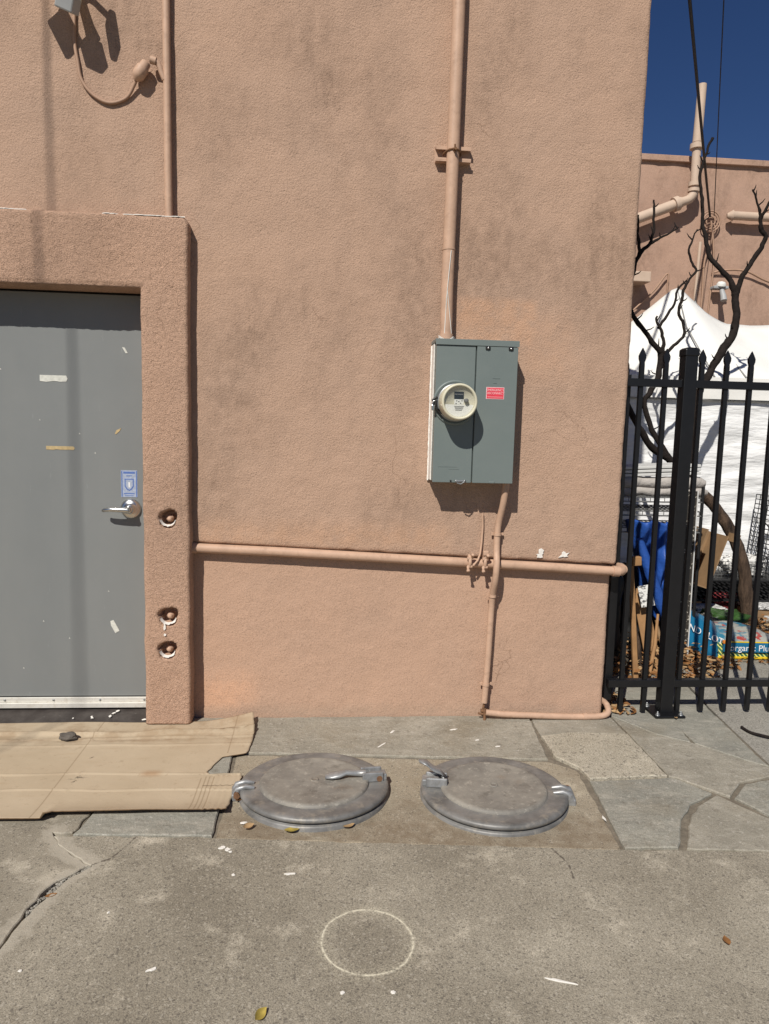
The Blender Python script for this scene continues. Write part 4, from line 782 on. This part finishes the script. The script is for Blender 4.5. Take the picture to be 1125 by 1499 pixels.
# ------------------------------------------------------------------ bare tree
TREE = [('trunk',[(3.28,1.70,-0.03,0.079),(3.23,1.71,0.20,0.066),(3.19,1.71,0.41,0.058),(3.13,1.72,0.62,0.055),(3.02,1.73,0.80,0.052),(2.91,1.74,0.94,0.052),(2.78,1.74,1.07,0.052),(2.69,1.75,1.19,0.046)]),
('a',[(2.74,1.75,1.12,0.046),(2.64,1.73,1.19,0.038),(2.51,1.70,1.28,0.030),(2.38,1.68,1.36,0.030),(2.28,1.65,1.47,0.027),(2.17,1.63,1.62,0.025),(2.12,1.60,1.75,0.022),(2.11,1.57,1.89,0.019),(2.07,1.57,2.08,0.018),(2.10,1.60,2.25,0.018),(2.11,1.60,2.48,0.017),(2.13,1.60,2.62,0.017),(2.16,1.60,2.71,0.017),(2.22,1.60,2.77,0.014),(2.28,1.60,2.81,0.010),(2.37,1.60,2.86,0.007),(2.43,1.60,2.90,0.005)]),
('b',[(2.59,1.75,1.23,0.031),(2.46,1.76,1.41,0.023),(2.38,1.78,1.56,0.023),(2.35,1.79,1.69,0.023),(2.39,1.81,1.76,0.023),(2.45,1.82,1.87,0.026),(2.48,1.84,1.97,0.028),(2.48,1.85,2.07,0.028)]),
('b',[(2.49,1.85,2.06,0.028),(2.44,1.84,2.10,0.023),(2.35,1.83,2.19,0.020),(2.26,1.82,2.29,0.020),(2.19,1.81,2.38,0.018),(2.10,1.80,2.52,0.012)]),
('b',[(2.49,1.85,2.06,0.021),(2.50,1.86,2.15,0.015),(2.48,1.88,2.23,0.013),(2.45,1.89,2.30,0.010),(2.45,1.90,2.34,0.008)]),
('b',[(2.47,1.90,2.25,0.013),(2.54,1.92,2.35,0.013),(2.60,1.95,2.44,0.010),(2.64,1.98,2.55,0.010),(2.71,2.00,2.63,0.008)]),
('b',[(2.50,1.85,2.05,0.023),(2.55,1.86,2.09,0.015),(2.62,1.87,2.16,0.013),(2.67,1.88,2.22,0.013),(2.65,1.90,2.31,0.013),(2.62,1.91,2.37,0.013),(2.65,1.92,2.46,0.013),(2.66,1.93,2.54,0.013),(2.71,1.94,2.63,0.010),(2.76,1.95,2.69,0.010),(2.74,1.97,2.75,0.010),(2.71,1.98,2.83,0.010),(2.73,1.99,2.93,0.008),(2.77,2.00,3.01,0.005)]),
('c',[(2.69,1.75,1.17,0.044),(2.71,1.76,1.34,0.036),(2.72,1.78,1.52,0.036),(2.74,1.79,1.67,0.033),(2.77,1.80,1.79,0.033),(2.84,1.82,1.90,0.033),(2.91,1.83,2.02,0.033),(2.97,1.85,2.12,0.036),(3.04,1.86,2.22,0.034),(3.06,1.87,2.35,0.031),(3.06,1.89,2.45,0.031),(3.05,1.90,2.53,0.031)]),
('c',[(3.05,1.90,2.53,0.028),(3.00,1.91,2.64,0.023),(2.91,1.92,2.72,0.021),(2.86,1.94,2.79,0.021),(2.83,1.95,2.87,0.018),(2.81,1.96,2.96,0.018),(2.80,1.98,3.06,0.015),(2.79,1.99,3.19,0.015),(2.77,2.00,3.34,0.013),(2.77,2.01,3.44,0.013),(2.80,2.02,3.52,0.010),(2.83,2.04,3.61,0.010),(2.86,2.05,3.69,0.013)]),
('c',[(3.06,1.90,2.52,0.028),(3.08,1.89,2.62,0.021),(3.11,1.88,2.70,0.021),(3.16,1.87,2.78,0.020),(3.20,1.86,2.86,0.020),(3.22,1.85,2.94,0.020),(3.18,1.84,2.99,0.018),(3.16,1.83,3.06,0.015),(3.14,1.82,3.13,0.010),(3.10,1.81,3.20,0.008),(3.07,1.80,3.25,0.007)]),
('c',[(3.16,1.83,3.05,0.015),(3.18,1.80,3.12,0.012),(3.21,1.77,3.21,0.010),(3.23,1.75,3.32,0.007)]),
('a',[(2.16,1.60,2.71,0.014),(2.13,1.57,2.80,0.012),(2.10,1.53,2.86,0.009),(2.09,1.50,2.94,0.007)]),
('a',[(2.23,1.60,2.78,0.012),(2.26,1.62,2.89,0.010),(2.25,1.63,3.01,0.010),(2.26,1.65,3.09,0.007)])]
tr = thing('bare_tree', 'leafless dark tree with a leaning trunk growing behind the fence', 'tree', (3.28, 1.7, 0))
rnd = random.Random(4)
for nm, pts in TREE:
    P = smoothp([p[:3] for p in pts], 4); rr = []
    for i in range(len(pts)-1): rr += [pts[i][3]+(pts[i+1][3]-pts[i][3])*k/4 for k in range(4)]
    rr.append(pts[-1][3]); rr = [r_*(.82 if nm == 'trunk' else .86)*(1+.18*nz(i*.6, len(pts), r_, 1.3)) for i, r_ in enumerate(rr)]
    b = MB(); b.tube([p+Vector((nz(i, 1, 0, .7), nz(i, 2, 0, .7), .4*nz(i, 6, 0, .9)))*.009 for i, p in enumerate(P)], rr, 10)
    if nm != 'trunk':
        for i in range(3, len(P)-1, 3):                       # short thorn-like spurs
            if rnd.random() < .75:
                d = Vector((rnd.uniform(-1, 1), rnd.uniform(-.5, .5), rnd.uniform(.2, 1))).normalized(); L = rnd.uniform(.02, .06)
                b.tube([P[i], P[i]+d*(rr[i]+L*.6), P[i]+d*(rr[i]+L)+Vector((0, 0, .01))], [.006, .0045, .002], 5)
    b.build('trunk' if nm == 'trunk' else 'branch', 'bark' if nm == 'trunk' else 'bark_dark', tr)

# ------------------------------------------------------------------ things stored behind the fence
def lumpy(c, s, mat, name, label, cat, seed, k=.3, sub=4, rot=0, flat_=.0):
    bm = bmesh.new(); bmesh.ops.create_icosphere(bm, subdivisions=sub, radius=1)
    for v in bm.verts:
        q = v.co.copy(); e = [math.copysign(abs(a)**.7, a) for a in q]; d = 1+k*noise.noise(q*1.8+Vector((seed, 0, 0)))+k*.5*noise.noise(q*4.5+Vector((0, seed, 0)))
        v.co = Vector((e[0]*s[0]*d, e[1]*s[1]*d, e[2]*s[2]*d))
    b = MB(); b.bm(bm, Matrix.Translation(Vector(c)) @ Matrix.Rotation(rot, 4, 'Y'), True)
    return tag(b.build(name, mat, None, (c[0], c[1], max(0, c[2]-s[2]))), label, cat)
# blue tarp, hanging in folds
b = MB(); vs = []; fs = []; na, nb_ = 48, 40
for j in range(nb_+1):
    v = j/nb_; z = .90-.62*v; hw = .15*(1-.35*v)+.02; cx = 2.10+.10*v
    for i in range(na+1):
        u = i/na*2-1; x = cx+u*hw; y = 1.0-.10*math.sqrt(max(0, 1-u*u))-.035*math.sin(u*9+v*7+2*nz(u, v, 0, 2))-.05*nz(u*1.5, v*2.5, 0, 1.6); vs.append((x, y, z+.03*nz(u*2, v, 4, 1.5)))
for j in range(nb_):
    for i in range(na): a = j*(na+1)+i; fs.append((a, a+na+1, a+na+2, a+1))
b.add(vs, fs, True); bt = b.build('blue_tarp', 'blue_cloth', None, (2.1, 1.0, .28)); tag(bt, 'crumpled bright blue tarp bundled under the wire rack', 'tarp'); q = bt.modifiers.new('t', 'SOLIDIFY'); q.thickness = .01
b = MB(); b.tube([(1.955, .86, .80), (2.03, .86, .60), (2.12, .85, .38), (2.16, .85, .28)], [.022, .035, .036, .02], 10); tag(b.build('blue_strap', 'blue_cloth', None, (2.05, .86, .3)), 'long folded blue fabric strap hanging in front of the blue tarp', 'strap')
rk = thing('wire_rack', 'steel wire rack holding rolled cloth above the blue tarp', 'rack', (2.2, 1.25, 0))
for z in (.845, .955, 1.045):
    b = MB()
    for y in (1.05, 1.15, 1.25, 1.35, 1.45): b.tube([(1.75, y, z), (2.45, y, z)], .004, 5)
    for i in range(24): b.tube([(1.76+.03*i, 1.05, z), (1.76+.03*i, 1.45, z)], .0022, 4)
    b.tube([(1.75, 1.045, z-.028), (2.45, 1.045, z-.028)], .005, 5)
    for i in range(15): b.tube([(1.76+.048*i, 1.045, z-.028), (1.76+.048*i, 1.045, z)], .0028, 4)
    b.build('wire_shelf', 'wire_steel', rk)
for x in (1.75, 2.45):
    for y in (1.05, 1.45): b = MB(); b.tube([(x, y, 0), (x, y, 1.12)], .011, 8); b.build('upright', 'wire_black', rk)
for i, (z, r_, xe, c_) in enumerate([(1.075, .030, 2.54, 'grey_cloth'), (1.135, .038, 2.52, 'grey_cloth')]):
    b = MB(); n_ = 24; b.tube([(1.70+(xe-1.70)*k/n_, 1.16+.012*nz(k, i, 0, .5), z+.008*nz(k, i, 5, .5)) for k in range(n_+1)], [r_*(1+.2*nz(k, i, 9, .5))*(1 if 0 < k < n_ else .55) for k in range(n_+1)], 14)
    tag(b.build('cloth_roll', c_, None, (2.1, 1.16, z-r_)), ['grey rolled cloth lying directly on the wire rack', 'grey rolled cloth on top, under the white boards'][i], 'cloth')
for i in range(3):
    b = MB(); b.box((2.10, 1.28, 1.187+.024*i), (.74, .30, .018), Matrix.Rotation(.03*(i-1), 4, 'Z') @ Matrix.Rotation(-.05, 4, 'Y'), .003); tag(b.build('white_board', 'white_board', None, (2.1, 1.28, 1.18+.024*i)), ['lowest thin white board in the stack on the cloth rolls', 'middle thin white board in the stack on the cloth rolls', 'topmost thin white board in the stack on the cloth rolls'][i], 'board', 'white boards stacked on the rack')
b = MB(); b.box((1.772, .47, .37), (.028, .018, .74), Matrix.Rotation(R(-4), 4, 'Y') @ Matrix.Rotation(R(-5), 4, 'X'), .002); pk_ = b.build('wooden_stake', 'wood', None, (1.79, .45, 0)); tag(pk_, 'thin wooden stake with block top leaning beside the wall corner', 'stake')
b = MB(); b.box((1.752, .44, .735), (.05, .035, .05), Matrix.Rotation(R(-4), 4, 'Y'), .003); b.build('end_block', 'wood', pk_, ) if False else None
ob = b.build('end_block', 'wood', None); ob.parent = pk_; ob.location = -pk_.location
b = MB(); b.box((1.985, .74, .25), (.09, .010, .52), Matrix.Rotation(R(-10), 4, 'Y') @ Matrix.Rotation(R(-12), 4, 'X'), .002); cbx = b.build('leaning_cardboard', 'wood', None, (1.98, .74, 0)); tag(cbx, 'orange brown cardboard panel with white printed corner leaning by the blue tarp', 'cardboard')
b = MB(); b.box((1.955, .715, .47), (.085, .004, .13), Matrix.Rotation(R(-10), 4, 'Y') @ Matrix.Rotation(R(-12), 4, 'X')); ob = b.build('printed_label', 'news_print', None); ob.parent = cbx; ob.location = -cbx.location
b = MB(); b.box((2.30, .92, .55), (.085, .02, 1.10), Matrix.Rotation(R(1), 4, 'Y') @ Matrix.Rotation(R(-3), 4, 'X'), .002); lpn = b.build('printed_panel', 'leafy_print', None, (2.3, .92, 0)); tag(lpn, 'tall narrow dark patterned panel with white edge standing behind the fence post', 'panel')
b = MB(); b.box((2.345, .915, .55), (.006, .022, 1.10), Matrix.Rotation(R(1), 4, 'Y') @ Matrix.Rotation(R(-3), 4, 'X'), .001); ob = b.build('edge_trim', 'white_board', None); ob.parent = lpn; ob.location = -lpn.location
bx = thing('cardboard_box', 'open brown cardboard box standing tilted beside the patterned panel', 'box', (2.72, 1.5, .35))
Mb = Matrix.Translation((2.72, 1.52, .58)) @ Matrix.Rotation(R(18), 4, 'Y')
for nm, c, s in (('back_panel', (0, .12, 0), (.16, .008, .40)), ('side_panel', (-.08, 0, 0), (.008, .24, .40)), ('side_panel', (.08, 0, 0), (.008, .24, .40)), ('bottom_panel', (0, 0, -.2), (.17, .25, .008)), ('flap', (.10, -.15, .20), (.008, .14, .06))):
    b = MB(); b.box(c, s, None, .001); b.v = [Mb @ v for v in b.v]; b.build(nm, 'board_brown', bx)
def mesh_panel(b, o, u, v, nu, nv, r):
    o, u, v = Vector(o), Vector(u), Vector(v)
    for i in range(nu+1): b.tube([o+u*(i/nu), o+u*(i/nu)+v], r, 4, False)
    for j in range(nv+1): b.tube([o+v*(j/nv), o+v*(j/nv)+u], r, 4, False)
wb = thing('wire_basket', 'grey wire mesh basket full of odds and ends before the tent', 'basket', (3.3, 2.1, .2))
b = MB(); mesh_panel(b, (2.80, 2.02, .29), (.95, 0, 0), (0, 0, .16), 34, 6, .0022); mesh_panel(b, (2.80, 2.30, .29), (.95, 0, 0), (0, 0, .16), 34, 6, .0022); b.build('mesh_side', 'wire_steel', wb)
b = MB(); mesh_panel(b, (2.80, 2.02, .29), (.95, 0, 0), (0, .28, 0), 34, 8, .0022); b.build('mesh_base', 'wire_steel', wb)
b = MB()
for x in (2.81, 3.74):
    for y in (2.03, 2.29): b.tube([(x, y, 0), (x, y, .45)], .008, 6)
b.build('leg', 'wire_black', wb)
pl_ = thing('black_plastic_crate', 'low black lattice crate under the grey wire basket', 'crate', (3.3, 2.0, 0))
b = MB()
for j in range(5):
    for i in range(24): b.box((2.78+.042*i+.02*(j % 2), 1.93, .165+.032*j), (.040, .014, .010), (.5, 'Y'))
b.build('lattice_side', 'wire_black', pl_); b = MB(); b.box2((2.76, 1.93, .305), (3.78, 2.35, .318), .003); b.box2((2.76, 1.92, .145), (3.78, 1.945, .16), .003); b.box2((2.76, 2.10, .10), (3.78, 2.34, .30), .003); b.build('rim', 'wire_black', pl_)
b = MB()
for x in (2.8, 3.74): b.box2((x-.02, 1.95, 0), (x+.02, 2.3, .145), .004)
b.build('foot', 'wire_black', pl_)
sc_ = thing('shopping_cart', 'black wire folding cart parked right of the leaning trunk', 'cart', (3.7, 2.0, 0))
b = MB(); mesh_panel(b, (3.56, 1.95, .36), (.05, 0, .62), (.35, 0, 0), 16, 8, .004); mesh_panel(b, (3.56, 1.95, .36), (.05, 0, .62), (0, .35, 0), 16, 6, .004); b.build('basket', 'wire_black', sc_)
b = MB(); b.tube(smoothp([(3.55, 1.93, .10), (3.56, 1.93, .55), (3.53, 1.93, .85), (3.545, 1.93, 1.12), (3.60, 1.93, 1.13)]), .010, 8); b.tube([(3.57, 1.93, .78), (3.45, 1.93, .80), (3.545, 1.93, .70)], .006, 6); b.build('handle', 'wire_black', sc_)
for y in (1.95, 2.3): b = MB(); b.lathe([(.085, -.012), (.09, 0), (.085, .012)], (3.62, y, .09), (0, 1, 0), 20); b.build('wheel', 'black_plastic', sc_)
# soil bags
sb = thing('soil_bag', 'blue and yellow striped soil bag lying flat on the yard', 'bag', (2.75, 1.15, 0))
def pillow(b, cx, cy, hx, hy, h, rz=0, z0=0.004, n=28, part='all'):
    vs = []; fs = []
    for j in range(n+1):
        for i in range(n+1):
            u, v = i/n*2-1, j/n*2-1; e = (1-abs(u)**3.2)*(1-abs(v)**3.2); z = z0+h*max(0, e)**.42*(1+.10*nz(u*2, v*2, cx, 1.5))
            x, y = u*hx*(1-.05*v*v), v*hy*(1-.05*u*u); vs.append((cx+x*math.cos(rz)-y*math.sin(rz), cy+x*math.sin(rz)+y*math.cos(rz), z))
    for j in range(n):
        for i in range(n):
            v_ = (j+.5)/n*2-1
            top = v_ > -.86
            if part == 'top' and not top or part == 'side' and top: continue
            a = j*(n+1)+i; fs.append((a, a+1, a+n+2, a+n+1))
    return b.add(vs, fs, True)
b = MB(); pillow(b, 2.74, 1.18, .345, .27, .155, R(-4), part='top'); b.build('top_face', 'bag_top', sb)
b = MB(); pillow(b, 2.74, 1.18, .345, .27, .155, R(-4), part='side'); b.build('side_face', 'bag_side', sb)
Ms = Matrix.Translation((2.745, .888, .078)) @ Matrix.Rotation(R(-4), 4, 'Z')
def onbag(c, s, name, mat, bev=.004):
    b = MB(); b.box(c, s, None, bev); b.v = [Ms @ v for v in b.v]; return b.build(name, mat, sb)
onbag((.03, .026, .005), (.36, .02, .062), 'blue_band', 'bag_blue'); onbag((-.02, .03, -.062), (.60, .03, .014), 'yellow_hem', 'bag_yellow'); onbag((-.13, .024, .040), (.05, .02, .022), 'orange_mark', 'orange_print'); onbag((.03, .027, .040), (.36, .012, .008), 'yellow_hem', 'bag_yellow')
text(sb, 'lettering', 'organic Plus', .058, Ms @ Matrix.Translation((.03, .0145, .003)) @ RX, 'white_print', .0006)
s2 = thing('soil_bag', 'teal soil bag leaning with white lettering at the patterned panel', 'bag', (2.42, 1.2, 0))
Mt = Matrix.Translation((2.455, 1.02, .155)) @ Matrix.Rotation(R(24), 4, 'Y') @ Matrix.Rotation(R(-22), 4, 'X')
b = MB(); pillow(b, 0, 0, .17, .16, .05, 0, 0, 20); b.v = [Mt @ Matrix.Rotation(R(65), 4, 'X') @ v for v in b.v]; b.build('bag_body', 'bag_blue', s2)
text(s2, 'lettering', 'AND PLOT', .062, Mt @ Matrix.Translation((.0, -.085, -.015)) @ RX, 'white_print', .0006)
lumpy((3.00, 1.62, .075), (.17, .10, .075), 'green_bag', 'green_bag', 'crumpled dark green plastic bag behind the striped soil bag', 'bag', 5, .35)
lumpy((2.78, 1.52, .07), (.13, .08, .07), 'leafy_print', 'patterned_bag', 'small black and white patterned bag beside the green bag', 'bag', 8, .3)
lumpy((3.22, 2.02, .10), (.13, .06, .10), 'red_cloth', 'red_cloth', 'dark red cloth stuffed under the black crate', 'cloth', 2, .45)
for i, (x, y, z, sx, sy, rz, m_, lab) in enumerate([(2.98, 1.86, .115, .26, .17, .1, 'news_print', 'folded newspaper on top of the pile under the black crate'), (3.0, 1.84, .095, .32, .2, -.1, 'white_board', 'white tray under the folded newspaper'), (3.62, 1.72, .05, .42, .10, .05, 'white_board', 'long white board lying right of the tree trunk'), (3.5, 1.86, .13, .40, .18, -.08, 'news_print', 'printed paper bundle behind the tree trunk')]):
    b = MB(); b.box((x, y, z), (sx, sy, .024 if i != 2 else .05), (rz, 'Z'), .003); tag(b.build(['newspaper', 'white_tray', 'white_board', 'newspaper'][i], m_, None, (x, y, z)), lab, ['newspaper', 'tray', 'board', 'newspaper'][i])
for i, (x, y, z, sx, sy) in enumerate([(2.98, 1.86, .040, .30, .18), (3.50, 1.88, .058, .38, .18)]):
    b = MB(); b.box((x, y, z), (sx, sy, z*2-.01), None, .004); tag(b.build('storage_box', 'board_brown', None, (x, y, 0)), ['low brown box under the white tray', 'low brown box behind the tree trunk carrying printed papers'][i], 'box')
lumpy((1.72, .86, .34), (.13, .13, .34), 'black_plastic', 'black_bag', 'tall black plastic sack standing in the shade behind the wall corner', 'bag', 3, .3)
for i, (x0_, y0_, x1_, y1_, z1_, lab) in enumerate([(1.90, .58, 1.84, .66, .42, 'short brown stick leaning left among the leaves near the stake'), (1.95, .60, 2.03, .70, .36, 'short brown stick leaning right towards the leaning cardboard'), (2.08, .66, 2.06, .78, .30, 'pale upright stick under the blue tarp')]):
    b = MB(); b.tube([(x0_, y0_, 0), ((x0_+x1_)/2+.01, (y0_+y1_)/2, z1_*.5), (x1_, y1_, z1_)], [.014, .012, .008], 7); tag(b.build('stick', ['bark', 'wood', 'board_brown'][i], None, (x0_, y0_, 0)), lab, 'stick', 'sticks among the stored things')
for i, (x_, y_, z_, sx_, sy_, sz_, m_, nm_, lab, ct_) in enumerate([
  (2.52, 1.55, .17, .10, .14, .17, 'black_plastic', 'black_bag', 'rounded black plastic sack between the patterned panel and open box', 'bag'),
  (3.02, 2.16, .40, .16, .10, .10, 'grey_cloth', 'cloth_bundle', 'grey cloth bundle stuffed in the wire basket', 'cloth'),
  (3.46, 2.16, .40, .20, .10, .09, 'news_print', 'paper_bundle', 'crumpled printed papers stuffed in the wire basket', 'paper'),
  (2.20, 1.25, .30, .22, .14, .26, 'black_plastic', 'black_bag', 'large black plastic sack under the wire rack behind the blue tarp', 'bag')]):
    lumpy((x_, y_, z_), (sx_, sy_, sz_), m_, nm_, lab, ct_, 11+i*3, .35)
# leaf litter
b = MB(); rl = random.Random(9)
def litter(n, x0, x1, y0, y1, zmax, s0=.014, s1=.034):
    for _ in range(n):
        x, y = rl.uniform(x0, x1), rl.uniform(y0, y1); s = rl.uniform(s0, s1); a = rl.uniform(0, 6.3); z = .006+rl.random()**2*zmax
        Mx = Matrix.Translation((x, y, z)) @ Matrix.Rotation(a, 4, 'Z') @ Matrix.Rotation(rl.uniform(-.9, .9), 4, 'X') @ Matrix.Rotation(rl.uniform(-.6, .6), 4, 'Y')
        b.add([Mx @ Vector(v) for v in ((-s, 0, 0), (-.3*s, -.42*s, .1*s), (.5*s, -.3*s, .08*s), (s, 0, 0), (.5*s, .3*s, .12*s), (-.3*s, .42*s, .1*s))], [(0, 1, 2, 3), (0, 3, 4, 5)])
litter(520, 1.60, 2.35, .42, 1.05, .14); litter(160, 2.15, 2.6, .72, .95, .05); litter(260, 2.35, 3.5, .84, 1.0, .015, .01, .022); litter(420, 2.4, 3.5, 1.35, 1.75, .08); litter(120, 3.1, 3.6, 1.4, 2.0, .02); litter(70, 1.47, 1.62, .03, .4, .03)
lo = b.build('leaf_litter', 'leaf_brown'); stuff(lo)
b = MB(); litter_b = b
def litter2(n, x0, x1, y0, y1, zmax):
    for _ in range(n):
        x, y = rl.uniform(x0, x1), rl.uniform(y0, y1); s = rl.uniform(.012, .03); a = rl.uniform(0, 6.3); z = .01+rl.random()**1.5*zmax
        Mx = Matrix.Translation((x, y, z)) @ Matrix.Rotation(a, 4, 'Z') @ Matrix.Rotation(rl.uniform(-1, 1), 4, 'X')
        litter_b.add([Mx @ Vector(v) for v in ((-s, 0, 0), (-.3*s, -.42*s, .1*s), (.5*s, -.3*s, .08*s), (s, 0, 0), (.5*s, .3*s, .12*s), (-.3*s, .42*s, .1*s))], [(0, 1, 2, 3), (0, 3, 4, 5)])
litter2(420, 1.62, 2.4, .45, 1.0, .16); litter2(300, 2.4, 3.5, 1.35, 1.75, .09); litter2(90, 2.2, 3.4, .80, 1.0, .02); litter2(40, 1.47, 1.60, .03, .35, .03)
lo2 = b.build('leaf_litter', 'leaf_tan'); stuff(lo2)
